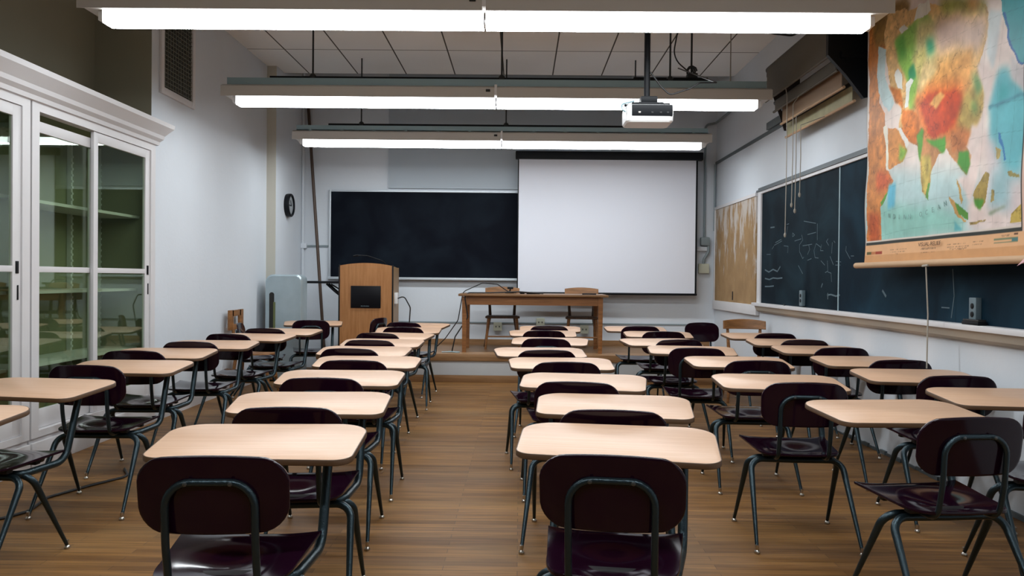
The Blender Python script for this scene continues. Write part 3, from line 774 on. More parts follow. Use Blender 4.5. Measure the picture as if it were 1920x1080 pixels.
MB().bb(-.026, -.008, 7.13, 7.15, BZ0, BZ1).build('joint_strip', M['channel'], t, 0)
MB().bb(-.04, -.001, 9.42, 9.545, .99, BZ1+.03, .003).bb(-.04, -.001, 3.3, 9.42, BZ1, BZ1+.03, .003).build('frame', M['trimwhite'], t)
MB().bb(-.05, -.001, 3.3, 9.58, BZ1+.03, BZ1+.05).bb(-.035, -.001, 3.3, 9.55, BZ1+.05, BZ1+.075).build('map_rail', M['railgrey'], t, 0)
MB().bb(-.095, -.001, 3.3, 9.56, 1.015, BZ0, .005).build('chalk_tray', M['trimwhite'], t)
MB().loft([[(a, y, z) for a, z in ((-.001, 1.015), (-.075, 1.015), (-.055, .965), (-.03, .945), (-.001, .945))] for y in (3.3, 9.5)]).build('tray_apron', M['apron'], t, 0)
# chalk drawing: strokes in (y, z) on the left panel, as slightly raised ribbons of chalk
def stroke(mb, pts, w=.009):
    for (y0, z0), (y1, z1) in zip(pts, pts[1:]):
        d = Vector((0, y1-y0, z1-z0)); n = d.length
        if n < 1e-4: continue
        a = math.atan2(d.z, d.y)
        mb.box((-.0228, (y0+y1)/2, (z0+z1)/2), (.0012, n+w*.6, w), Matrix.Rotation(a, 3, 'X'))
ZPX = lambda px, py: (2.748*1546/(px-975+.01*(py-522)), 1.3-(py-522-.01*(px-975))*2.748/(px-975+.01*(py-522)))
CH = {0: [[(1505,415),(1527,419)], [(1488,452),(1500,448)], [(1501,441),(1503,450),(1497,459),(1497,472),(1503,485),(1505,482)], [(1503,461),(1520,458)], [(1528,457),(1524,470),(1526,483),(1532,484)], [(1528,457),(1537,464)],
          [(1530,420),(1530,450)], [(1538,459),(1536,470),(1541,470)], [(1554,481),(1560,496)], [(1565,490),(1574,491)], [(1564,497),(1573,497)], [(1558,455),(1557,475)], [(1549,489),(1550,508),(1545,511)], [(1550,510),(1556,512),(1557,528)],
          [(1537,489),(1544,497)], [(1495,498),(1503,513)], [(1512,488),(1519,485)], [(1450,460),(1464,452)], [(1452,455),(1463,449)], [(1446,467),(1449,462)], [(1436,477),(1443,477)], [(1472,440),(1475,425)], [(1468,461),(1476,462),(1475,474)],
          [(1473,421),(1477,420)], [(1484,437),(1488,441),(1484,444),(1484,437)], [(1512,440),(1527,436)], [(1550,448),(1547,453),(1551,460)], [(1561,452),(1563,455)], [(1514,459),(1516,468),(1512,477)], [(1593,480),(1598,480)], [(1591,485),(1583,470),(1584,462)]],
      1: [[(1433,506),(1440,510),(1448,505),(1456,509),(1461,500)], [(1433,522),(1441,524),(1448,521),(1456,522),(1465,521)], [(1433,537),(1441,537),(1449,536)], [(1549,553),(1556,552),(1565,555),(1572,553)], [(1443,427),(1450,426)], [(1550,560),(1550,550)], [(1538,538),(1540,532)]]}
for k, mt in ((0, 'chalkfaint'), (1, 'chalkfaint')):
    mb = MB()
    for st in CH[k]:
        P2 = [ZPX(*p) for p in st]
        stroke(mb, P2, .006 if k == 0 else .014)
    tag(mb.build('chalk_drawing', M[mt], t, 0), kind='stuff')
mb = MB()
stroke(mb, [ZPX(*p) for p in [(1782,505),(1785,555),(1780,595)]], .008); stroke(mb, [ZPX(*p) for p in [(1762,576),(1776,577)]], .008); stroke(mb, [ZPX(*p) for p in [(1652,545),(1658,555)]], .02)
tag(mb.build('chalk_mark', M['chalkfaint'], t, 0), kind='stuff')

for y, lab in ((8.0, 'steel outlet box on the chalkboard under the chalk drawing'), (4.97, 'steel outlet box on the chalkboard above the black eraser')):
    t = thing('outlet_box', lab, 'outlet', (XR-.022, y, 1.062), 0, 'steel outlet boxes over the chalkboard')
    MB().bb(-.035, 0, -.038, .038, 0, .15, .004).build('box', M['outletgrey'], t)
    for z in (.05, .10):
        MB().lathe([(.017, 0), (.017, .004), (.012, .005)], (-.034, 0, z), 12, Matrix.Rotation(-PI/2, 3, 'Y')).build('socket', M['black'], t)
t = thing('chalk_eraser', 'black felt eraser on the chalk tray below the outlet box', 'eraser', (XR-.06, 4.94, BZ0))
MB().bb(-.028, .028, -.09, .09, 0, .02, .004).build('felt', M['black'], t)
MB().bb(-.024, .024, -.085, .085, .02, .034, .004).build('handle', M['rubber'], t)
small('chalk_stick', MB().tube([(XR-.06, 8.5, BZ0+.006), (XR-.065, 8.44, BZ0+.006)], .006, 8), M['rubber'], 'small dark chalk stub on the tray at the far end of the right board', 'chalk')
MAPPOLY=[
((178, 200, 200),[(-0.093,0.743),(1.456,0.513),(1.463,0.155),(-0.078,0.136)],0.08),
((150, 195, 185),[(0.194,0.454),(1.303,0.289),(1.32,0.178),(0.201,0.164)],0.05),
((206, 140, 80),[(-0.027,1.034),(0.302,0.974),(0.331,0.668),(0.427,0.581),(0.345,0.515),(0.217,0.413),(0.223,0.163),(-0.03,0.154)],0.0),
((206, 140, 80),[(-0.031,1.852),(0.276,1.774),(0.323,1.513),(0.179,1.404),(0.184,1.179),(0.292,1.065),(0.296,0.89),(-0.01,0.942)],0.0),
((205, 105, 55),[(0.121,0.685),(0.342,0.638),(0.406,0.583),(0.302,0.529),(0.125,0.538)],0.03),
((185, 100, 60),[(0.0,0.392),(0.196,0.367),(0.19,0.165),(0.006,0.163)],0.03),
((150, 120, 70),[(-0.009,1.864),(0.456,1.814),(0.628,1.757),(0.462,1.537),(0.131,1.585)],0.03),
((222, 184, 130),[(0.276,1.783),(0.755,1.681),(1.526,1.442),(1.542,1.249),(1.479,1.136),(1.521,0.966),(1.485,0.815),(1.379,0.708),(0.477,0.86),(0.511,1.057),(0.35,1.234),(0.307,1.335),(0.259,1.623)],0.0),
((190, 140, 95),[(1.396,0.759),(1.311,0.673),(1.384,0.623),(1.371,0.547),(1.343,0.504),(1.238,0.589),(1.144,0.65),(1.096,0.699),(1.015,0.67),(0.932,0.58),(0.91,0.405),(0.83,0.456),(0.79,0.668),(0.715,0.776),(0.601,0.821),(0.5,0.938)],0.0),
((150, 150, 80),[(1.006,1.638),(1.525,1.464),(1.526,1.391),(1.071,1.529)],0.04),
((185, 120, 70),[(1.336,1.527),(1.473,1.481),(1.461,1.427),(1.323,1.479)],0.05),
((148, 190, 95),[(0.403,1.563),(0.703,1.604),(0.876,1.591),(1.011,1.404),(0.849,1.302),(0.747,1.194),(0.716,1.015),(0.625,0.999),(0.583,1.233),(0.466,1.385)],0.02),
((215, 205, 150),[(0.739,1.584),(1.008,1.525),(1.013,1.307),(0.885,1.161),(0.784,1.118),(0.656,1.284)],0.05),
((205, 195, 130),[(0.654,1.388),(0.847,1.385),(0.849,1.286),(0.747,1.194),(0.656,1.284)],0.03),
((110, 170, 80),[(0.423,1.548),(0.52,1.547),(0.561,1.413),(0.485,1.398)],0.03),
((85, 165, 130),[(0.846,1.427),(0.962,1.41),(0.98,1.316),(0.882,1.318)],0.03),
((70, 150, 105),[(0.581,1.32),(0.673,1.331),(0.693,1.224),(0.602,1.229)],0.02),
((208, 184, 170),[(1.071,1.521),(1.501,1.37),(1.529,1.253),(1.438,1.191),(1.167,1.296),(1.013,1.307),(0.945,1.464)],0.05),
((218, 165, 105),[(1.014,1.227),(1.37,1.225),(1.399,1.098),(1.374,0.985),(1.202,1.024),(0.985,1.089),(0.819,1.077),(0.885,1.161)],0.04),
((220, 195, 145),[(0.814,1.303),(1.015,1.211),(0.951,1.145),(0.784,1.118),(0.747,1.228)],0.03),
((212, 125, 65),[(0.678,1.074),(0.886,1.128),(1.26,1.057),(1.375,0.91),(1.322,0.786),(1.148,0.751),(0.893,0.794),(0.735,0.926)],0.05),
((190, 82, 38),[(0.786,1.034),(0.887,1.07),(1.202,1.02),(1.305,0.94),(1.264,0.827),(1.116,0.792),(0.991,0.798),(0.874,0.884)],0.025),
((190, 82, 38),[(0.892,0.875),(1.141,0.83),(1.141,0.797),(0.996,0.785),(0.893,0.833)],0.012),
((215, 165, 100),[(0.905,1.001),(1.049,1.042),(1.097,1.016),(0.988,0.96)],0.012),
((212, 130, 60),[(0.512,1.048),(0.752,0.974),(0.788,0.917),(0.737,0.82),(0.573,0.848)],0.01),
((212, 130, 60),[(0.52,0.935),(0.768,0.89),(0.715,0.785),(0.601,0.821)],0.01),
((205, 130, 65),[(0.318,1.269),(0.489,1.202),(0.531,1.044),(0.412,1.13)],0.01),
((178, 155, 92),[(1.304,0.986),(1.481,1.019),(1.522,0.923),(1.485,0.815),(1.351,0.743),(1.206,0.807)],0.03),
((115, 155, 105),[(1.386,1.102),(1.481,1.049),(1.515,0.968),(1.442,0.955)],0.03),
((120, 150, 90),[(1.375,0.925),(1.43,0.928),(1.444,0.852),(1.39,0.848)],0.03),
((228, 228, 220),[(0.388,1.315),(0.447,1.355),(0.506,1.295),(0.518,1.196),(0.449,1.229)],0.0),
((228, 228, 220),[(0.565,1.229),(0.62,1.241),(0.657,1.215),(0.622,1.172),(0.606,1.046),(0.553,1.048),(0.566,1.15)],0.0),
((228, 228, 220),[(0.737,1.695),(0.892,1.66),(0.926,1.592),(0.843,1.585),(0.756,1.596),(0.694,1.607)],0.0),
((228, 228, 220),[(0.46,1.626),(0.537,1.634),(0.594,1.577),(0.5,1.57)],0.0),
((190, 208, 208),[(0.136,1.377),(0.164,1.585),(0.282,1.525),(0.254,1.348),(0.392,1.135),(0.333,1.075),(0.248,1.147),(0.161,1.259)],0.0),
((225, 220, 205),[(0.259,0.982),(0.313,0.972),(0.352,0.665),(0.309,0.67)],0.0),
((225, 222, 215),[(0.48,0.942),(0.52,0.935),(0.611,0.801),(0.572,0.781)],0.0),
((200, 205, 205),[(1.54,1.38),(1.677,1.336),(1.608,1.06),(1.544,1.155)],0.02),
((222, 205, 198),[(1.439,1.132),(1.518,1.133),(1.634,0.983),(1.537,0.819),(1.487,0.69),(1.379,0.708),(1.535,0.92)],0.02),
((222, 205, 198),[(1.367,0.78),(1.587,0.74),(1.456,0.536),(1.431,0.386),(1.361,0.347),(1.24,0.501),(1.358,0.51),(1.384,0.623),(1.326,0.67)],0.015),
((215, 205, 205),[(1.561,0.73),(1.893,0.67),(1.901,0.173),(1.363,0.207),(1.362,0.284),(1.459,0.368),(1.565,0.491)],0.05),
((222, 205, 198),[(1.361,0.347),(1.54,0.375),(1.783,0.251),(1.784,0.195),(1.363,0.222)],0.03),
((160, 190, 195),[(1.617,0.514),(1.815,0.467),(1.783,0.28),(1.568,0.298)],0.05),
((110, 183, 192),[(1.587,0.755),(1.898,0.697),(1.902,0.455),(1.755,0.474),(1.641,0.621)],0.05),
((110, 183, 192),[(1.67,1.044),(1.753,1.037),(1.903,0.866),(1.912,0.619),(1.603,0.671),(1.575,0.84)],0.03),
((110, 183, 192),[(1.6,0.745),(1.898,0.69),(1.901,0.545),(1.778,0.521),(1.665,0.682)],0.02),
((200, 195, 195),[(1.764,1.103),(1.903,0.992),(1.906,0.839),(1.801,0.97)],0.02),
((80, 168, 172),[(1.683,0.971),(1.767,0.945),(1.757,0.851),(1.674,0.841)],0.03),
((70, 160, 168),[(1.669,1.429),(1.9,1.351),(1.906,1.004),(1.878,1.018),(1.775,1.127),(1.715,1.234),(1.665,1.34)],0.0),
((40, 110, 165),[(1.677,1.329),(1.701,1.321),(1.781,1.125),(1.889,1.022),(1.873,1.016),(1.764,1.127)],0.0),
((60, 130, 180),[(1.668,0.674),(1.693,0.67),(1.764,0.526),(1.748,0.525)],0.0),
((90, 150, 165),[(1.562,0.85),(1.757,0.851),(1.892,0.855),(1.892,0.842),(1.757,0.83),(1.575,0.833)],0.01),
((95, 160, 65),[(0.859,0.8),(1.062,0.753),(1.097,0.764),(1.08,0.685),(1.031,0.684),(0.929,0.75)],0.01),
((105, 160, 70),[(0.732,0.843),(0.804,0.874),(0.84,0.859),(0.781,0.678),(0.744,0.719)],0.01),
((190, 170, 95),[(0.789,0.712),(0.896,0.696),(0.932,0.58),(0.902,0.406),(0.83,0.464)],0.015),
((110, 155, 80),[(0.891,0.492),(0.917,0.498),(0.916,0.388),(0.884,0.407)],0.0),
((190, 125, 78),[(1.157,0.778),(1.353,0.744),(1.326,0.663),(1.16,0.656)],0.02),
((85, 150, 60),[(1.244,0.652),(1.355,0.639),(1.371,0.563),(1.346,0.512),(1.238,0.589)],0.01),
((205, 145, 85),[(0.324,0.952),(0.48,0.924),(0.582,0.77),(0.545,0.703),(0.362,0.673),(0.337,0.676)],0.0),
((140, 175, 80),[(0.478,0.832),(0.586,0.769),(0.535,0.709),(0.488,0.725)],0.015),
((110, 160, 65),[(0.216,0.452),(0.355,0.514),(0.314,0.462),(0.239,0.421)],0.0),
((110, 183, 205),[(0.343,0.572),(0.472,0.552),(0.451,0.393),(0.358,0.382)],0.02),
((110, 175, 180),[(1.214,0.264),(1.305,0.195),(1.23,0.191)],0.01),
((95, 145, 65),[(1.219,0.372),(1.28,0.354),(1.362,0.284),(1.36,0.242),(1.274,0.291)],0.0),
((185, 150, 95),[(1.164,0.409),(1.227,0.375),(1.274,0.291),(1.348,0.239),(1.319,0.241),(1.236,0.294)],0.0),
((180, 150, 90),[(1.232,0.502),(1.255,0.483),(1.317,0.366),(1.302,0.352)],0.0),
((172, 150, 85),[(1.41,0.373),(1.538,0.502),(1.572,0.483),(1.56,0.418),(1.541,0.33),(1.46,0.3)],0.004),
((90, 150, 60),[(1.417,0.357),(1.528,0.343),(1.488,0.297),(1.432,0.317)],0.012),
((165, 150, 95),[(1.653,0.619),(1.698,0.597),(1.692,0.547),(1.655,0.546)],0.0),
((165, 150, 95),[(1.599,0.406),(1.632,0.402),(1.646,0.335),(1.607,0.331)],0.0),
((160, 150, 95),[(1.779,0.485),(1.873,0.466),(1.874,0.449),(1.791,0.463)],0.0),
((195, 172, 95),[(1.795,0.25),(1.885,0.292),(1.887,0.184),(1.778,0.191)],0.0),
((165, 145, 95),[(1.37,0.233),(1.543,0.24),(1.55,0.229),(1.377,0.218)],0.0),
((150, 160, 140),[(1.569,0.268),(1.746,0.304),(1.758,0.296),(1.595,0.251)],0.01),
]
# ------------------------------------------------------------------ the hanging relief map
MX, MY0, MZ0 = 2.58, 6.16, 1.42      # left lower corner; map u runs towards the camera, v upwards
t = thing('wall_map', 'large pull-down relief map of Asia hanging before the right chalkboard', 'map', (0, 0, 0))
def vnoise(shape, n):
    h, w = shape; g = rng.random((n+2, n+2))
    yy = np.linspace(0, n, h); xx = np.linspace(0, n, w)
    yi = yy.astype(int); xi = xx.astype(int); fy = (yy-yi)[:, None]; fx = (xx-xi)[None, :]
    fy = fy*fy*(3-2*fy); fx = fx*fx*(3-2*fx)
    a = g[yi][:, xi]; b = g[yi][:, xi+1]; c = g[yi+1][:, xi]; d = g[yi+1][:, xi+1]
    return (a*(1-fx)+b*fx)*(1-fy)+(c*(1-fx)+d*fx)*fy
U0, U1, V0, V1 = -.05, 1.94, .02, 1.92
NU, NV = 380, 360
uu, vv = np.meshgrid(np.linspace(U0, U1, NU), np.linspace(V0, V1, NV))
def fbm(n0, o=4): return sum((vnoise(uu.shape, n0*2**k)-.5)*2**-k for k in range(o))
wx, wy = fbm(14)*.035, fbm(14)*.035
def pip(poly, x, y):
    inside = np.zeros(x.shape, bool); n = len(poly)
    for i in range(n):
        x0, y0 = poly[i-1]; x1, y1 = poly[i]
        c = (y0 > y) != (y1 > y)
        with np.errstate(divide='ignore', invalid='ignore'):
            xi = (x1-x0)*(y-y0)/(y1-y0+1e-12)+x0
        inside ^= c & (x < xi)
    return inside
def blur(m, k):
    for ax in (0, 1):
        for _ in range(2):
            c = np.cumsum(np.pad(m, [(k+1, k) if a == ax else (0, 0) for a in (0, 1)], mode='edge'), axis=ax)
            m = (np.take(c, range(2*k+1, c.shape[ax]), axis=ax)-np.take(c, range(0, c.shape[ax]-2*k-1), axis=ax))/(2*k+1)
    return m
img = np.ones(uu.shape+(3,))*np.array((222, 208, 200.))
for col, poly, soft in MAPPOLY:
    m = pip(poly, uu+wx, vv+wy).astype(float)
    k = int(soft/(U1-U0)*NU*.75)
    if k > 0: m = blur(m, k)
    img += m[..., None]*(np.array(col)-img)
land = np.clip((img[..., 0]-img[..., 2]-25)/45, 0, 1)
rel = fbm(30, 4)+.6*fbm(60, 3)
img *= (1+.18*rel*land+.07*fbm(20)*(1-land))[..., None]
img += (fbm(10)*14*(1-land))[..., None]*np.array((.6, 1, 1))
ridge = np.clip(1-np.abs(fbm(16, 5))/.035, 0, 1)
img *= (1-.22*ridge*land)[..., None]
# graticule
grat = np.minimum(np.abs(((uu-.95)*(1+.12*(1-vv))/.16) % 1-.5), np.abs(((vv+.06*(uu-.95)**2)/.16) % 1-.5))
img *= (1-.10*np.clip(1-grat/.02, 0, 1)*(1-land))[..., None]
# margin: pale edge left and right, dark rule, tan strip with the printed key
lower = vv < .150
img[lower] = (222, 178, 138)
img[(vv < .075)] = (208, 160, 115)
rule = (vv > .148) & (vv < .172); img[rule] = (62, 66, 60)
img[(vv >= .172) & (vv < .180)] = (215, 205, 195)
ed = (uu < -.035); img[ed & ~lower] = (190, 185, 180)
er = (uu > 1.885) & (vv > .15); img[er] = (60, 60, 55)
er2 = (uu > 1.895) & (vv > .15); img[er2] = (215, 185, 170)
for a, b, c in ((0, .07, (105, 100, 60)), (.07, .14, (190, 130, 90)), (.14, .25, (165, 75, 50))):
    img[(uu > a-.02) & (uu < b-.02) & (vv > .083) & (vv < .103)] = c
fine = (rng.random(uu.shape) > .45)
for a, b, z in ((.36, .62, .105), (.38, .60, .09), (.46, .5, .075), (.80, 1.0, .098), (.78, .98, .074), (1.15, 1.35, .11), (1.15, 1.38, .095), (1.18, 1.36, .08), (1.42, 1.52, .115), (1.42, 1.5, .10), (1.70, 1.78, .135)):
    mk = (uu > a) & (uu < b) & (np.abs(vv-z) < .004) & fine; img[mk] = img[mk]*.72
img[(uu > 1.62) & (uu < 1.86) & (np.abs(vv-.118) < .003)] = (130, 140, 110); img[(uu > 1.62) & (uu < 1.86) & (np.abs(vv-.100) < .003)] = (130, 140, 110)
img[(uu > 1.80) & (uu < 1.86) & (np.abs(vv-.110) < .009)] = (90, 130, 130)
img[(uu > 1.82) & (uu < 1.86) & (np.abs(vv-.140) < .006)] = (120, 90, 70)
img *= (1+.03*fbm(40, 3))[..., None]
img = np.clip(((img-160)*1.18+156)/255*.95, .02, 1)
lin = np.where(img <= .04045, img/12.92, ((img+.055)/1.055)**2.4)
XS = MX+.006*np.sin(uu*9+vv*2)+.004*np.sin(vv*11)
co = np.stack([XS, MY0-uu-.008*np.sin(vv*9)*np.clip((.05-uu)/.1, 0, 1), MZ0+vv], -1).reshape(-1, 3)
co2 = co.copy(); co2[:, 0] += .002
idx = np.arange(NU*NV).reshape(NV, NU)
q = np.stack([idx[:-1, :-1], idx[1:, :-1], idx[1:, 1:], idx[:-1, 1:]], -1).reshape(-1, 4)
per = np.concatenate([idx[0, :-1], idx[:-1, -1], idx[-1, :0:-1], idx[:0:-1, 0]])
N = NU*NV
rim = np.stack([per, np.roll(per, -1), np.roll(per, -1)+N, per+N], -1)
me = bpy.data.meshes.new('map_sheet')
me.from_pydata(np.concatenate([co, co2]).tolist(), [], np.concatenate([q, q[:, ::-1]+N, rim]).tolist())
ca = me.color_attributes.new('print', 'FLOAT_COLOR', 'POINT')
lc = np.concatenate([lin.reshape(-1, 3), np.ones((N, 3))*.5]); ca.data.foreach_set('color', np.concatenate([lc, np.ones((2*N, 1))], 1).astype('f4').ravel())
me.materials.append(M['map']); me.polygons.foreach_set('use_smooth', [True]*len(me.polygons))
sheet = bpy.data.objects.new('map_sheet', me); COL.objects.link(sheet); sheet.parent = t
def letter_mesh(txt, size):
    cu = bpy.data.curves.new('t', 'FONT'); cu.body = txt; cu.size = size; cu.align_x = 'CENTER'; cu.extrude = .0004; cu.resolution_u = 3
    o = bpy.data.objects.new('t', cu); COL.objects.link(o)
    dg = bpy.context.evaluated_depsgraph_get(); dg.update()
    m = bpy.data.meshes.new_from_object(o.evaluated_get(dg))
    bpy.data.objects.remove(o); return m
bmL = bmesh.new()
word = 'INDIAN OCEAN'
for k, ch in enumerate(word):
    if ch == ' ': continue
    lm = letter_mesh(ch, .045); a = (k-5.5)/5.5
    u = .72+.42*a; v = .300+.045*a*a
    basis = Matrix(((0, 0, -1, MX-.012), (-1, 0, 0, MY0-u), (0, 1, 0, MZ0+v), (0, 0, 0, 1)))
    lm.transform(basis @ Matrix.Rotation(.2*a, 4, 'Z')); bmL.from_mesh(lm)
me = bpy.data.meshes.new('ocean_lettering'); bmL.to_mesh(me); bmL.free(); me.materials.append(M['lettering'])
o = bpy.data.objects.new('ocean_lettering', me); COL.objects.link(o); o.parent = sheet
lm = letter_mesh('VISUAL-RELIEF', .036); lm.transform(Matrix(((0, 0, -1, MX-.012), (-1.25, 0, 0, MY0-.95), (0, 1, 0, MZ0+.112), (0, 0, 0, 1)))); lm.name = 'title_lettering'
lm.materials.append(M['title']); o = bpy.data.objects.new('title_lettering', lm); COL.objects.link(o); o.parent = sheet
MB().tube([(MX, MY0+.20, MZ0+.004), (MX, MY0-2.02, MZ0+.004)], .022, 12).build('bottom_rod', M['tan'], t)
MB().tube([(MX+.03, MY0+.10, MZ0+1.93), (MX+.03, MY0-2.05, MZ0+1.93)], .04, 12).build('roller', M['darkbrown'], t)
b = MB()
for y in (MY0+.05, MY0-2.0): b.bb(MX, XR, y-.015, y+.015, MZ0+1.89, MZ0+1.97)
b.build('bracket', M['black'], t, 0)
MB().tube([(MX-.02, 5.23, 1.415), (MX-.005, 5.225, 1.10), (MX-.02, 5.20, .76)], .0045, 6).tube([(MX-.022, 5.27, 1.405), (MX-.022, 5.20, 1.408)], .007, 6).build('pull_cord', M['cord'], t)
pk = MB(); pk.loft([[(MX-.03, 4.26, 1.39), (MX-.02, 4.10, 1.50), (MX-.02, 4.02, 1.50), (MX-.02, 4.05, 1.46)], [(MX-.027, 4.26, 1.39), (MX-.016, 4.10, 1.50), (MX-.016, 4.02, 1.50), (MX-.016, 4.05, 1.46)]])
tag(pk.build('paper_tag', M['pink'], smooth=0), 'pointed pink paper slip at the lower right corner of the map', 'paper')

# rolled-up maps on wall brackets
def rolled(label, x, ztop, zbot, y0, y1, sheetmat, roller=.03, cord=None):
    t = thing('rolled_map', label, 'map', (x, y0, zbot), 0, 'rolled-up wall maps')
    L = y1-y0; h = ztop-zbot
    MB().tube([(0.0, -.03, h), (0.0, L+.06, h)], roller, 10).build('roller', M['darkbrown'], t)
    MB().bb(-roller-.002, -roller+.003, 0, L, .0, h+.005).build('map_sheet', sheetmat, t, 0)
    MB().tube([(-roller+.002, -.04, 0), (-roller+.002, L+.05, 0)], .012, 8).build('bottom_slat', M['tan'] if sheetmat != M['darktan'] else M['darktan'], t)
    cy, zb = cord; dz = zbot; cx = 2.42-x
    MB().tube([(-roller, cy-y0, 0), (cx, cy-y0, -.08), (cx+.01, cy-y0+.02, (zb-zbot)/2), (cx, cy-y0+.005, zb-zbot)], .004, 6).lathe([(.004, 0), (.011, .01), (.011, .03), (.003, .045)], (cx, cy-y0+.005, zb-zbot-.02), 8).build('pull_cord', M['cord'], t)
    return t
rolled('topmost dark roll of map with a deep brown sheet, high on the right wall', 2.44, 3.38, 3.07, 6.50, 8.14, M['darktan'], .035, (7.57, 1.72))
rolled('narrow dark strip of rolled map hung just below the topmost roll', 2.50, 3.05, 2.96, 6.55, 8.10, M['darktan'], .025, (7.40, 1.98))
rolled('tan rolled map hung third from the top of the stack', 2.56, 2.985, 2.835, 6.58, 8.06, M['orangetan'], .025, (7.31, 1.92))
rolled('lowest rolled map with a yellow-green sheet showing below its roller', 2.66, 2.86, 2.735, 6.62, 8.22, M['yellowmap'], .025, (7.19, 2.05))
t = thing('map_bracket', 'black stepped bracket holding the near ends of the rolled maps', 'bracket', (0, 6.42, 0))
MB().loft([[(x, y, z) for x, z in ((2.72, 2.74), (2.72, 3.02), (XR-.001, 3.06), (XR-.001, 3.55), (2.36, 3.50), (2.36, 3.05), (2.50, 2.90), (2.64, 2.72))] for y in (-.012, .035)]).build('plate', M['black'], t, 0)
for a, z in ((2.40, 3.28), (2.45, 3.02)): MB().bb(a, XR-.001, -.05, -.012, z, z+.05).build('arm', M['black'], t, 0)
t = thing('map_bracket', 'dark wall bracket holding the far ends of the rolled maps', 'bracket', (0, 8.27, 0))
MB().loft([[(x, y, z) for x, z in ((XR-.001, 2.80), (XR-.001, 3.38), (2.44, 3.38), (2.44, 3.34), (2.62, 2.80))] for y in (0, .012)]).build('plate', M['darkbrown'], t, 0)
small('map_case', MB().bb(2.64, 2.76, 6.21, 6.385, 2.98, 3.42, .03), M['darkbrown'], 'dark brown map case beside the black bracket, half behind the big map', 'map case')
small('grey_board', MB().bb(XR-.04, XR-.001, 8.45, 9.25, 2.98, 3.06, .004), M['railgrey'], 'dark grey board lying along the picture rail past the rolled maps', 'board')

# ------------------------------------------------------------------ projector and ceiling gear
t = thing('projector', 'white ceiling projector on a black pole', 'projector', (.905, 6.0, 2.42))
pr = fillet_poly([(-.165, -.13), (.175, -.13), (.175, .13), (-.165, .13)], [.035]*4, 6)
MB().loft([[(x*k, y*k, z) for x, y in pr] for z, k in ((0, .93), (.012, .99), (.045, 1), (.095, 1), (.115, .98), (.125, .93))]).build('body', M['white'], t, 35)
MB().bb(-.125, .165, -.134, -.12, .042, .122, .006).build('rear_panel', M['black'], t)
for k, (x, c) in enumerate(((-.07, 'nickel'), (.02, 'rubber'), (.08, 'rubber'), (.13, 'rubber'))):
    MB().bb(x-.008, x+.008, -.138, -.133, .06, .072, .002).build('socket', M[c], t)
MB().bb(-.10, .11, -.09, .08, .125, .15, .008).bb(-.05, .07, -.06, .06, .148, .20, .01).bb(-.12, -.06, -.10, -.02, .124, .145, .006).bb(.07, .15, -.11, -.03, .124, .14, .006).build('mount_plate', M['black'], t)
for sx in (-1, 1): MB().tube([(sx*.05, -.02, .14), (sx*.16-.01, -.1, .12)], .009, 6).build('mount_arm', M['black'], t)
MB().tube([(0, 0, .19), (0, 0, ZC-2.42)], .022, 12).build('pole', M['black'], t)
MB().tube([(0, 0, .70), (0, 0, .76)], .026, 12).build('pole_collar', M['black'], t)
MB().tube(fillet([(-.17, -.13, .07), (-.20, -.14, .09), (-.19, -.1, .13), (-.1, -.06, .16)], .03, 4), .007, 6).build('cable', M['channel'], t)
MB().tube(fillet([(.02, -.02, .38), (.10, -.03, .27), (.16, -.04, .21), (.22, -.04, .23), (.30, -.02, .26), (.38, 0, .31), (.55, .2, .36), (.62, 2.1, .95)], .05, 5), .006, 6).build('cable', M['rubber'], t)
small('cable', MB().tube(fillet([(.93, 6.0, 3.16), (.99, 6.0, 3.20), (1.10, 6.05, 3.28), (1.26, 6.1, 3.40), (1.45, 6.15, 3.52), (1.55, 6.2, ZC-.004)], .1, 5), .010, 8), M['channel'], 'grey cable rising from the projector pole to the ceiling', 'cable')
small('cable', MB().tube(fillet([(1.60, 6.4, ZC-.004), (1.75, 6.5, 3.45), (2.0, 6.7, 3.30), (2.25, 6.9, 3.34), (2.5, 7.0, 3.52), (2.74, 7.1, 3.56)], .2, 6), .009, 8), M['rubber'], 'black cable looping from the ceiling to the right wall', 'cable')
t = thing('equipment_box', 'long black box hung on a rod above the middle light', 'box', (1.48, 8.3, 3.235))
MB().bb(-.37, .37, -.06, .06, 0, .082, .006).build('body', M['black'], t)
MB().tube([(.215, 0, .08), (.215, 0, ZC-3.235)], .010, 8).build('rod', M['rod'], t)
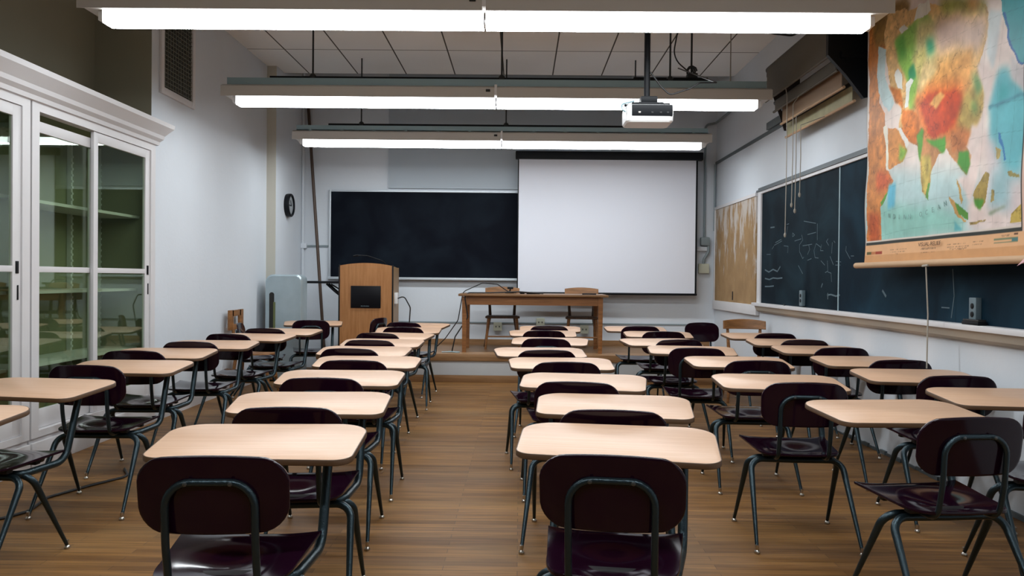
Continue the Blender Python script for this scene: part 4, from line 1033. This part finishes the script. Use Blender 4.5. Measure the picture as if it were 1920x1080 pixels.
MB().tube([(.215+.05*math.cos(a*.7)*(1-.02*a), -.02+.004*a, .155+.05*math.sin(a*.7)) for a in range(24)], .009, 6).bb(.17, .27, -.05, .05, .08, .13, .01).build('cable_coil', M['rubber'], t)
MB().tube(fillet([(.19, -.02, .14), (.02, -.03, .28), (.06, -.02, .50), (.11, -.02, ZC-3.235)], .2, 6), .007, 6).build('cable', M['rubber'], t)
small('conduit', MB().tube(fillet([(2.06, 8.2, ZC), (2.06, 8.2, 3.18)], .01, 2), .006, 6), M['cord'], 'thin pale drop cord above the right end of the middle light', 'cord')

# cable on the floor by the cabinets
small('floor_cable', MB().tube(fillet([(-2.62, 5.45, .008), (-2.50, 5.25, .008), (-2.62, 5.0, .008), (-2.72, 4.72, .008), (-2.66, 4.45, .008), (-2.72, 4.30, .008), (-2.9, 4.2, .008), (-3.15, 4.1, .008)], .12, 6), .008, 8), M['rubber'],
      'black cable snaking across the floor beside the glass cabinets', 'cable')

# ------------------------------------------------------------------ camera, world, output look
f_px = 1546.0
cam_d = bpy.data.cameras.new('camera'); cam = bpy.data.objects.new('camera', cam_d); COL.objects.link(cam)
cam_d.sensor_width = 36; cam_d.lens = f_px/1920*36; cam_d.clip_start = .05
cam.matrix_world = Matrix.Translation((0, 0, 1.3)) @ Matrix.Rotation(math.atan(15/f_px), 4, 'Z') @ Matrix.Rotation(PI/2-math.atan(18/f_px), 4, 'X') @ Matrix.Rotation(.010, 4, 'Z')
SC.camera = cam
wd = bpy.data.worlds.new('world'); SC.world = wd; wd.use_nodes = True
wd.node_tree.nodes['Background'].inputs[0].default_value = (.02, .02, .02, 1)
SC.view_settings.view_transform = 'Standard'; SC.view_settings.look = 'None'
SC.view_settings.exposure = 0.0; SC.view_settings.gamma = 1; SC.view_settings.use_curve_mapping = False
SC.cycles.max_bounces = 10; SC.cycles.diffuse_bounces = 5; SC.cycles.transparent_max_bounces = 12; SC.cycles.glossy_bounces = 5
SC.cycles.caustics_reflective = False; SC.cycles.caustics_refractive = False
SC.cycles.sample_clamp_indirect = 6
